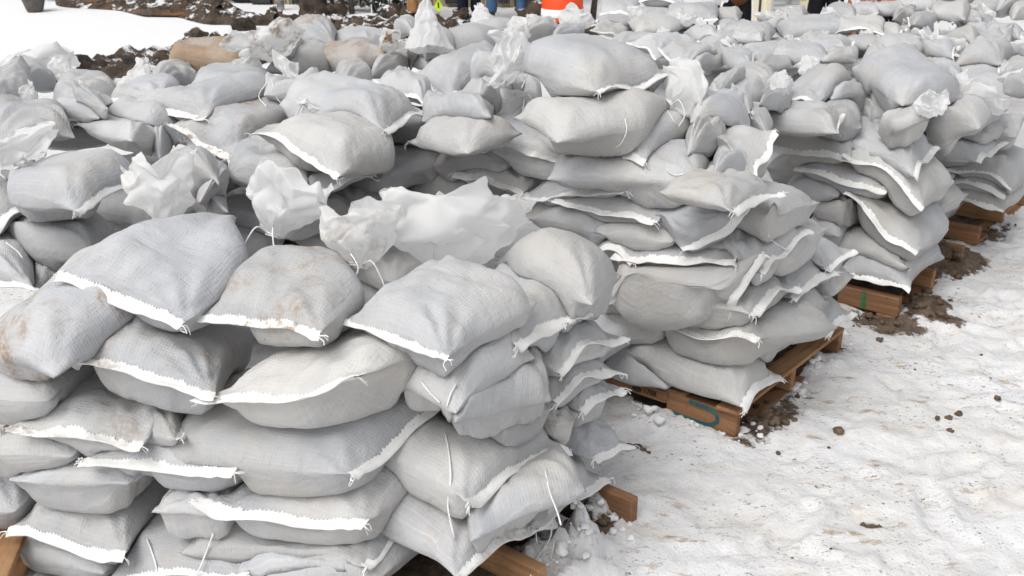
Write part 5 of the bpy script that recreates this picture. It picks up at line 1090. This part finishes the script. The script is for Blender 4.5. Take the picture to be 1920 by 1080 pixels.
# traffic barrel
B0 = gp(1054, 44); B0[1] += .0
root = empty('traffic_barrel', B0); tag(root, 'orange traffic barrel with white bands standing on dirt before the pale trailer', 'traffic barrel')
prof = [(.305, .0), (.305, .06), (.30, .09), (.298, .22), (.29, .24), (.288, .42), (.278, .44), (.275, .62), (.265, .64), (.262, .82), (.25, .84), (.24, .98), (.17, 1.02)]
mb = MB(); mb.lathe(B0, prof, 32); bd = mb.build('barrel_body', M['orange'], root, True)
for z0, z1, r in ((.105, .215, .303), (.44, .60, .281), (.84, .95, .251)):
    mb = MB(); mb.lathe(B0, [(r, z0), (r + .002, z0 + .005), (r - .004, z1)], 32); mb.build('reflective_band', M['white_band'], root, True)
mb = MB(); mb.lathe(B0, [(.38, -.02), (.38, .03), (.34, .05), (.31, .05)], 24); mb.build('rubber_base', M['rubber'], root, True)
mb = MB(); mb.tube([B0 + np.array([.12 * math.cos(a), 0, 1.02 + .07 * math.sin(a)]) for a in np.linspace(0, math.pi, 9)], .018, 8); mb.build('handle', M['orange'], root, True)
# concrete footing with post, upper left
q = gp(67, 29); root = empty('sign_footing', q); tag(root, 'dark tapered concrete footing with a steel post and snow on it, upper left', 'footing')
mb = MB(); mb.lathe(q, [(.10, -.02), (.125, .03), (.165, .17), (.172, .235), (.165, .245), (.02, .247)], 20); mb.build('footing_block', M['stone'], root, True)
mb = MB(); mb.tube([q + np.array([.02, 0, z]) for z in (.2, 1, 2.2)], .035, 10); mb.build('steel_post', M['dark_metal'], root, True)
mb = MB(); mb.rock(q + np.array([-.03, -.01, .25]), .085, 5, 8, .35); mb.build('snow_cap', M['snow_lump'], root, True)
# parked car: its near wheel just shows at the top of the frame
q = gp(453, 13); yc = q[1] + .9
root = empty('parked_car', (q[0] + 0, yc, 0)); tag(root, 'dark parked car showing only a wheel above the snow at the top of the frame', 'car')
c0 = np.array([q[0] - 1.4, yc, gz(q[0], q[1])])
sec = [(-2.2, .45, .75, .80), (-2.1, .3, .85, .86), (-1.3, .25, .95, .88), (-.9, .25, 1.05, .88), (-.3, .25, 1.42, .80), (.6, .25, 1.45, .80), (1.3, .25, 1.1, .86), (2.0, .28, .98, .84), (2.2, .4, .8, .78)]
V = []; 
for (u, z0, z1, hw) in sec:
    for (yy, zz) in [(-hw, z0 + .05), (-hw, z0 + (z1 - z0) * .55), (-hw * .82 if z1 > 1.2 else -hw * .93, z1 - .04), (-hw * .6, z1), (hw * .6, z1), (hw * .82 if z1 > 1.2 else hw * .93, z1 - .04), (hw, z0 + (z1 - z0) * .55), (hw, z0 + .05)]: V.append(c0 + np.array([u, yy, zz]))
n = 8; Fc = [[i * n + j, i * n + (j + 1) % n, (i + 1) * n + (j + 1) % n, (i + 1) * n + j] for i in range(len(sec) - 1) for j in range(n)] + [list(range(n)), [(len(sec) - 1) * n + j for j in range(n)]]
mesh_obj('body', V, Fc, M['car_paint'], root, True)
for u in (-1.4, 1.4):
    for sy in (-1, 1):
        w = c0 + np.array([u, sy * .8, .33]); axm = np.array([[1, 0, 0], [0, 0, 1], [0, -1, 0]], float)
        mb = MB(); mb.lathe(w, [(.22, -.11), (.31, -.105), (.335, -.06), (.335, .06), (.31, .105), (.22, .11)], 24, axm); wh = mb.build('wheel', M['rubber'], root, True)
        mb = MB(); mb.lathe(w, [(.03, -.115), (.08, -.10), (.20, -.112), (.215, -.10), (.215, .10), (.2, .112), (.03, .11)], 20, axm); mb.build('rim', M['steel'], wh, True)
for sgn in (-1,):
    V = [c0 + np.array(p) for p in [(-.75, -.80, 1.0), (1.1, -.80, 1.0), (.55, -.70, 1.36), (-.3, -.70, 1.36)]]; V += [v + np.array([0, .01, 0]) for v in V]
    mesh_obj('side_window', V, [(0, 1, 2, 3), (7, 6, 5, 4)], M['glass'], root, False)
# trees
def tree(px, py, wpx, lean, label, mat, seed):
    q = gp(px, py); r = wpx / F_PX * depth_of(q) / 2; rs = np.random.RandomState(seed); root = empty('tree', q); tag(root, label, 'tree', 'bare trees before the tan building')
    mb = MB(); zs = np.linspace(-.1, 5.5, 14); P = [q + np.array([lean * z + .04 * math.sin(z * 1.7 + seed), 0, z]) for z in zs]; mb.tube(P, [r * (1.25 if i == 0 else 1.04) * (1 - .55 * i / 13) for i in range(14)], 10); mb.build('trunk', mat, root, True)
    mb = MB()
    for k in range(22):
        i = rs.randint(4, 13); a = rs.uniform(0, 6.28); L_ = rs.uniform(.7, 1.9) * (1 - i / 20); p = P[i]; d = np.array([math.cos(a), math.sin(a) * .8, .8]); d /= np.linalg.norm(d)
        pts = [p + d * L_ * t + np.array([0, 0, .2 * t * t]) + rs.normal(0, .03, 3) * (t > 0) for t in (0, .3, .6, 1)]; mb.tube(pts, [r * .35, r * .25, r * .15, r * .05], 6)
        for m_ in range(3): e = rs.normal(0, 1, 3); e[2] = abs(e[2]); e /= np.linalg.norm(e); mb.tube([pts[2], pts[2] + e * .25, pts[2] + e * .5 + np.array([0, 0, .05])], [r * .12, r * .08, r * .03], 5)
    mb.build('crown', mat, root, True)
tree(523, 24, 12, .02, 'pale speckled tree trunk in front of the left end of the tan building', M['birch'], 1)
tree(612, 20, 11, -.10, 'dark leaning tree trunk above the largest earth mound', M['bark'], 2)
tree(645, 27, 7, -.06, 'slim dark tree trunk slightly leaning left of the snowy twigs', M['bark'], 3)
tree(664, 29, 9, .01, 'upright dark tree trunk right of the snowy twigs', M['bark'], 4)
tree(984, 26, 10, .0, 'dark tree trunk between the jeans and the traffic barrel', M['bark'], 5)
tree(1112, 40, 11, .03, 'thin brown tree trunk right of the traffic barrel', M['bark'], 6)
# shrubs: leaf clumps with snow on some
M['twig_snow'] = M['snow_lump']
def shrub(px, py, w, h, label, seed, snow=.35, mat='leaf'):
    q = gp(px, py); rs = np.random.RandomState(seed); root = empty('shrub', q); tag(root, label, 'shrub', 'shrubs before the tan building')
    for nm, mt, n in (('foliage', M[mat], 700), ('snow_on_leaves', M['snow_lump'], int(700 * snow))):
        V, Fc = [], []
        for k in range(n):
            d = rs.normal(0, 1, 3); d /= np.linalg.norm(d); rr = rs.uniform(.35, 1) ** .5; c = q + d * rr * np.array([w, w * .7, h]) * (1 + .25 * math.sin(d[0] * 7 + seed)) + np.array([0, 0, h * .8]); c[2] = max(c[2], q[2] + .02)
            a = rs.normal(0, 1, 3); a /= np.linalg.norm(a); b = np.cross(a, rs.normal(0, 1, 3)); b /= np.linalg.norm(b); s_ = rs.uniform(.02, .05); i = len(V)
            V += [c - a * s_, c + b * s_ * .5, c + a * s_, c - b * s_ * .5]; Fc.append((i, i + 1, i + 2, i + 3))
        mesh_obj(nm, V, Fc, mt, root, False)
    mb = MB()
    for k in range(9): a = rs.uniform(0, 6.28); mb.tube([q, q + np.array([math.cos(a) * w * .3, math.sin(a) * w * .3, h * .7]), q + np.array([math.cos(a) * w * .7, math.sin(a) * w * .6, h * 1.5])], [.015, .01, .004], 5)
    mb.build('stems', M['bark'], root, True)
shrub(650, 24, .16, .32, 'snowy twigs between the two slim dark trunks', 1, 1.2)
shrub(708, 26, .30, .5, 'dark evergreen shrub dusted with snow left of the tan trousers', 2)
shrub(748, 28, .30, .45, 'dark shrub half covered in snow right beside the tan trousers', 3, .8)
shrub(582, 20, .2, .3, 'small grey shrub behind the largest earth mound', 4, .7)
# white garden frame
q = gp(679, 26); root = empty('metal_bench', q); tag(root, 'white metal bench frame between the dark trunk and the dark shrub', 'bench')
for sx in (-.16, .16):
    for sy in (-.12, .12): mb = MB(); mb.tube([q + np.array([sx, sy, 0]), q + np.array([sx, sy, .30])], .012, 6); mb.build('leg', M['white_band'], root)
mb = MB(); mb.box(q + np.array([0, 0, .30]), (.38, .3, .025)); mb.build('seat', M['white_band'], root)

# ------------------------------------------------------------------ people
def cloth(name, col, sc=9):
    t = NT(name); pos = t.new('ShaderNodeTexCoord').outputs['Object']
    n = t.noise(t.map(pos, (1, 1, .45)), sc, 5, .6, .5)
    return t.set(t.mix(t.rng(n, .3, .7), tuple(c * .72 for c in col) + (1,), tuple(min(1, c * 1.18) for c in col) + (1,)), .85, t.bump(n, .8, .03), .2)
M['skin'] = mat_plain('skin', (.46, .27, .2), .5, .08, 9)
def skinned(name, chain, mat, parent, org, rad, root_i=0, sub=2):
    """chain: joints {name: xyz}, edges; grows one continuous surface"""
    J, E = chain; names = list(J); me = bpy.data.meshes.new(name)
    me.from_pydata([tuple(np.array(J[k])) for k in names], [(names.index(a), names.index(b)) for a, b in E], []); me.update()
    o = bpy.data.objects.new(name, me); COL.objects.link(o); o.parent = parent; me.materials.append(mat)
    m = o.modifiers.new('Skin', 'SKIN'); m.use_smooth_shade = True
    for i, k in enumerate(names):
        r = rad[k]; r = r if isinstance(r, tuple) else (r, r); me.skin_vertices[0].data[i].radius = r; me.skin_vertices[0].data[i].use_root = (i == root_i)
    s = o.modifiers.new('Subdivision', 'SUBSURF'); s.levels = s.render_levels = sub
    return o
def person(loc, yaw, label, trouser, coat, coat_len=.0, step=.0, spread=.12, arms=0, hand=True):
    root = empty('person', loc); root.rotation_euler[2] = R(yaw); tag(root, label, 'person', 'people standing behind the sandbags')
    s = spread
    J = {'pelvis': (0, 0, .95), 'spine': (0, -.01, 1.12), 'chest': (0, 0, 1.34), 'neck': (0, .01, 1.51), 'headb': (0, -.01, 1.60), 'head': (0, -.015, 1.68), 'crown': (0, 0, 1.78),
         'hipL': (s * .8, 0, .90), 'kneeL': (s * 1.05, -.02 + step * .5, .50), 'ankL': (s * 1.15, .02 + step, .10), 'toeL': (s * 1.3, -.14 + step, .04),
         'hipR': (-s * .8, 0, .90), 'kneeR': (-s * 1.05, -.03 - step * .4, .50), 'ankR': (-s * 1.15, .02 - step, .10), 'toeR': (-s * 1.3, -.14 - step, .04),
         'shL': (.18, 0, 1.43), 'elL': (.25, -.02, 1.16), 'wrL': (.24, -.14, .95), 'shR': (-.18, 0, 1.43), 'elR': (-.25, -.02, 1.16), 'wrR': (-.24, -.14, .95)}
    E = [('pelvis', 'spine'), ('spine', 'chest'), ('chest', 'neck'), ('neck', 'headb'), ('headb', 'head'), ('head', 'crown'), ('chest', 'shL'), ('shL', 'elL'), ('elL', 'wrL'), ('chest', 'shR'), ('shR', 'elR'), ('elR', 'wrR'),
         ('pelvis', 'hipL'), ('hipL', 'kneeL'), ('kneeL', 'ankL'), ('ankL', 'toeL'), ('pelvis', 'hipR'), ('hipR', 'kneeR'), ('kneeR', 'ankR'), ('ankR', 'toeR')]
    rad = dict(pelvis=(.14, .10), spine=(.125, .09), chest=(.15, .10), neck=.055, headb=(.065, .075), head=(.075, .09), crown=(.05, .06), hipL=.085, kneeL=.055, ankL=.04, toeL=(.04, .03), hipR=.085, kneeR=.055, ankR=.04, toeR=(.04, .03), shL=.06, elL=.043, wrL=.03, shR=.06, elR=.043, wrR=.03)
    for sd, sg in (('L', 1), ('R', -1)):
        w = np.array(J['wr' + sd]); J['palm' + sd] = tuple(w + [0, -.06, -.05]); rad['palm' + sd] = (.035, .02); E.append(('wr' + sd, 'palm' + sd))
        for f, (dx, l) in enumerate([(-.028, .065), (-.010, .078), (.010, .074), (.027, .06)]):
            p = w + [dx, -.09, -.075]; q_ = p + np.array([0, -l * .35, -l * .8]); J['f%d%s' % (f, sd)] = tuple(p); J['g%d%s' % (f, sd)] = tuple(q_); rad['f%d%s' % (f, sd)] = .009; rad['g%d%s' % (f, sd)] = .007
            E += [('palm' + sd, 'f%d%s' % (f, sd)), ('f%d%s' % (f, sd), 'g%d%s' % (f, sd))]
        p = w + [-sg * .045, -.05, -.05]; J['t' + sd] = tuple(p); J['u' + sd] = tuple(p + np.array([-sg * .012, -.04, -.03])); rad['t' + sd] = .011; rad['u' + sd] = .008; E += [('wr' + sd, 't' + sd), ('t' + sd, 'u' + sd)]
    skinned('body', (J, E), M['skin'], root, loc, rad)
    g = lambda k, d=(0, 0, 0): tuple(np.array(J[k]) + d)
    TJ = {'waist': (0, 0, 1.02), 'seat': (0, .01, .92), 'a': g('hipL'), 'b': g('kneeL'), 'b2': g('ankL', (0, 0, .18)), 'c': g('ankL', (0, -.01, -.02)), 'd': g('hipR'), 'e': g('kneeR'), 'e2': g('ankR', (0, 0, .18)), 'f': g('ankR', (0, -.01, -.02))}
    skinned('trousers', (TJ, [('waist', 'seat'), ('seat', 'a'), ('a', 'b'), ('b', 'b2'), ('b2', 'c'), ('seat', 'd'), ('d', 'e'), ('e', 'e2'), ('e2', 'f')]), trouser, root, loc,
            dict(waist=(.165, .125), seat=(.165, .135), a=.112, b=.09, b2=.085, c=.088, d=.112, e=.09, e2=.085, f=.088))
    CJ = {'hem': (0, 0, .92 - coat_len), 'mid': (0, 0, 1.12), 'chest': (0, 0, 1.36), 'col': (0, .01, 1.50), 'sL': g('shL'), 'eL': g('elL'), 'wL': g('wrL', (0, .02, .02)), 'sR': g('shR'), 'eR': g('elR'), 'wR': g('wrR', (0, .02, .02))}
    skinned('jacket', (CJ, [('hem', 'mid'), ('mid', 'chest'), ('chest', 'col'), ('chest', 'sL'), ('sL', 'eL'), ('eL', 'wL'), ('chest', 'sR'), ('sR', 'eR'), ('eR', 'wR')]), coat, root, loc,
            dict(hem=(.20, .155), mid=(.185, .14), chest=(.20, .15), col=(.085, .085), sL=.092, eL=.07, wL=.055, sR=.092, eR=.07, wR=.055))
    for sd in 'LR':
        BJ = {'h': g('ank' + sd, (0, .04, -.05)), 'm': g('ank' + sd, (0, -.06, -.055)), 't': g('toe' + sd, (0, -.03, 0)), 'top': g('ank' + sd, (0, .0, .06))}
        skinned('boot', (BJ, [('h', 'm'), ('m', 't'), ('m', 'top')]), M['rubber'], root, loc, dict(h=(.05, .045), m=(.055, .045), t=(.05, .032), top=.062))
    skinned('knit_hat', ({'a': (0, .005, 1.72), 'b': (0, .01, 1.80)}, [('a', 'b')]), M['black_cloth'], root, loc, dict(a=.105, b=.075))
    return root
M['black_cloth'] = cloth('black_cloth', (.012, .013, .017)); tanC = cloth('tan_duck', (.36, .19, .085)); navy = cloth('navy_cloth', (.008, .012, .028)); jean = cloth('blue_denim', (.055, .115, .22)); brown = cloth('brown_duck', (.16, .065, .03)); camo = cloth('camo', (.25, .16, .08), 40); orangeC = cloth('orange_vest', (.9, .17, .02)); rust = cloth('rust_cloth', (.36, .16, .09))
def pl_(px, py, dy=0): q = gp(px, py); q[1] += dy; q[2] = 0; return tuple(q)
person(pl_(789, 36), 170, 'person in tan work trousers standing behind the tall pale cone', tanC, tanC, 0, 0, .10)
person(pl_(881, 36), 20, 'person in dark navy trousers left of the jeans wearer', navy, M['black_cloth'], 0, 0, .085)
person(pl_(950, 38), -8, 'person in blue jeans with legs apart before the tan building', jean, navy, 0, .02, .19)
def far_person(px, Y, yaw, label, tr, co, cl=0, sp=.1): person((px_x(px, Y, .9), Y, 0), yaw, label, tr, co, cl, 0, sp)
far_person(1376, 11.2, 15, 'person in a brown and black outfit behind the topmost far bags', M['black_cloth'], brown, .22)
far_person(1548, 11.0, -10, 'person in black trousers with a mottled brown glove, right of the cream cabinet', M['black_cloth'], camo, -.02, .10)
far_person(1617, 10.6, 30, 'person in rust brown clothes seen low between two white bag points', rust, rust, .05)
far_person(1668, 10.6, 0, 'person with an orange vest edge above the far right bags', M['black_cloth'], orangeC, .14)
BAGS = {}
for ln in TABLE.strip().splitlines():
    if not ln.strip(): continue
    k, g, o, lab = ln.split('|')
    d = eval('dict(' + o + ')'); d.update(g=g, label=lab, group=GROUPS[{'a': 'A', 'b': 'B', 'c': 'C', 'd': 'D', 'l': 'G', 'm': 'G', 'f': 'F'}[k[0]]])
    d['seed'] = sum(ord(c) * (i * 31 + 7) for i, c in enumerate(k)) % 997 + 1
    d['face'] = any(p.split(',')[-1] in PL for p in g.split()[:2]); d['pts'] = place(d, k[0] == 'f'); BAGS[k] = d
for key_, c_, az_, d_, w_p, z_ in PALS:
    a_ = azd(az_); b_ = np.array([-a_[1], a_[0], 0]); u_ = (_hx - c_[0]) * a_[0] + (_hy - c_[1]) * a_[1]; v_ = (_hx - c_[0]) * b_[0] + (_hy - c_[1]) * b_[1]
    H[(u_ > 0) & (u_ < d_) & (v_ > 0) & (v_ < w_p)] = .13
if DEBUG:
    for k, d in BAGS.items():
        a, b, q = d['pts']; m = (a + b) / 2
        print('%-5s W %.2f L %.2f z %.2f %.2f q %.2f  Y %.2f dep %.2f yaw %.0f' % (k, np.linalg.norm(b - a), np.linalg.norm(q - m), a[2], b[2], q[2], m[1], depth_of(m), math.degrees(math.atan2(q[0] - m[0], q[1] - m[1]))))
for k, d in sorted(BAGS.items(), key=lambda kv: (kv[1]['pts'][0][2] + kv[1]['pts'][1][2] + kv[1]['pts'][2][2]) / 3 + kv[1].get('up', 0)):
    make_bag(k, d, 0)
NFILL = 96

# ------------------------------------------------------------------ bags down in the gaps, so that every stack is carried by something
HS = H.reshape(GNX // 5, 5, GNY // 5, 5).max((1, 3)); cs = CELL * 5
def shiftmax(a, r, f):
    for ax_ in (0, 1):
        b = a.copy()
        for k in range(1, r + 1):
            b = f(b, np.roll(a, k, ax_)); b = f(b, np.roll(a, -k, ax_))
        a = b
    return a
CLS = shiftmax(shiftmax(HS, 5, np.maximum), 5, np.minimum)      # closed surface of the heaps
LOW = shiftmax(CLS, 4, np.minimum)
rsf = np.random.RandomState(77); nf = 0
cands = []
for li, z in enumerate(np.arange(.20, 1.02, .125)):
    az = 38.7 if li % 2 else 38.7 - 90
    a, b = azd(az), azd(az + 90)
    for i in range(-30, 60):
        for j in range(-40, 60):
            c = np.array([1.5, 5, 0]) + a * (i * .46 + (li % 3) * .13) + b * (j * .35 + (li % 2) * .12)
            c = c + np.append(rsf.uniform(-.03, .03, 2), 0); c[2] = z
            if not (-2.6 < c[0] < 7 and 2.4 < c[1] < 11.5): continue
            s = [c + a * u + b * v for u in (-.2, 0, .2) for v in (-.15, 0, .15)]
            hs = [LOW[min(max(int((p[0] - GX0) / cs), 0), LOW.shape[0] - 1), min(max(int((p[1] - GY0) / cs), 0), LOW.shape[1] - 1)] for p in s]
            if min(hs) < z + .12: continue
            cands.append((c, a, b, az))
H0 = H.copy()
fill = []
for n_, (c, a, b, az) in enumerate(cands):
    line = dict(seed=500 + n_, T=.15, hem=0, face=True, label='dim sandbag down in a gap, mostly hidden by the bags around it', group='sandbags down in the gaps of the stacks')
    j = rsf.uniform(-8, 8); a2, b2 = azd(az + j), azd(az + j + 90)
    line['pts'] = (c - a2 * .25 - b2 * .19, c - a2 * .25 + b2 * .19, c + a2 * .26); line['seed'] = 500 + n_
    fill.append(line)
# keep only those some line of sight reaches: coarse test against everything built so far
bpy.context.view_layer.update(); dg = bpy.context.evaluated_depsgraph_get()
def seen(P, eye):
    d = Vector(P) - Vector(eye); L = d.length; hit, loc, *_ = SC.ray_cast(dg, Vector(eye), d.normalized(), distance=L - .012)
    return not hit
def beyond(P, eye):
    d = (Vector(P) - Vector(eye)).normalized(); hit, loc, *_ = SC.ray_cast(dg, Vector(P), d, distance=9)
    return (Vector(loc) - Vector(P)).length if hit else 9
for root, st, w_ in STRINGS:      # strings lie on whatever is under them
    pts = []; last = None
    for (sx, sy, *dz) in st:
        d = Vector(ray(sx, sy)).normalized(); hit, loc, *_ = SC.ray_cast(dg, Vector(CAM), d, distance=30)
        L_ = (loc - Vector(CAM)).length if hit else last
        if last is not None and abs(L_ - last) > .16: L_ = last
        last = L_; pts.append(np.array(Vector(CAM) + d * (L_ - .007)))
    mb = MB(); string_mesh(mb, pts, w_); o = mb.build('tie_string', M['hem'], root, True); o['dirt'] = .1; o['seed'] = .3; o['tone'] = 0.
kept = 0
for line in fill:
    P1, P2, Q = line['pts']; c = (P1 + P2 + Q * 2) / 4; a = (Q - (P1 + P2) / 2); b = P2 - P1; nvis = bad = 0
    for u in (-.45, -.2, 0, .2, .45):
        for v in (-.45, -.2, 0, .2, .45):
            for dz in (.06, 0):
                P = c + a * u + b * v + np.array([0, 0, dz])
                for ex in (0, -.7, .7):
                    if seen(P, (ex, 0, 2)):
                        if beyond(P, (ex, 0, 2)) < .24: bad += 1
                        else: nvis += 1
    line['nvis'] = nvis if nvis > 1.2 * bad else 0
for line in sorted([l for l in fill if l['nvis'] >= 2], key=lambda l: -l['nvis'])[:(NFILL)]:
    line['thread'] = 0; make_bag('filler', line, 0); kept += 1
print('FILL', len(fill), kept)
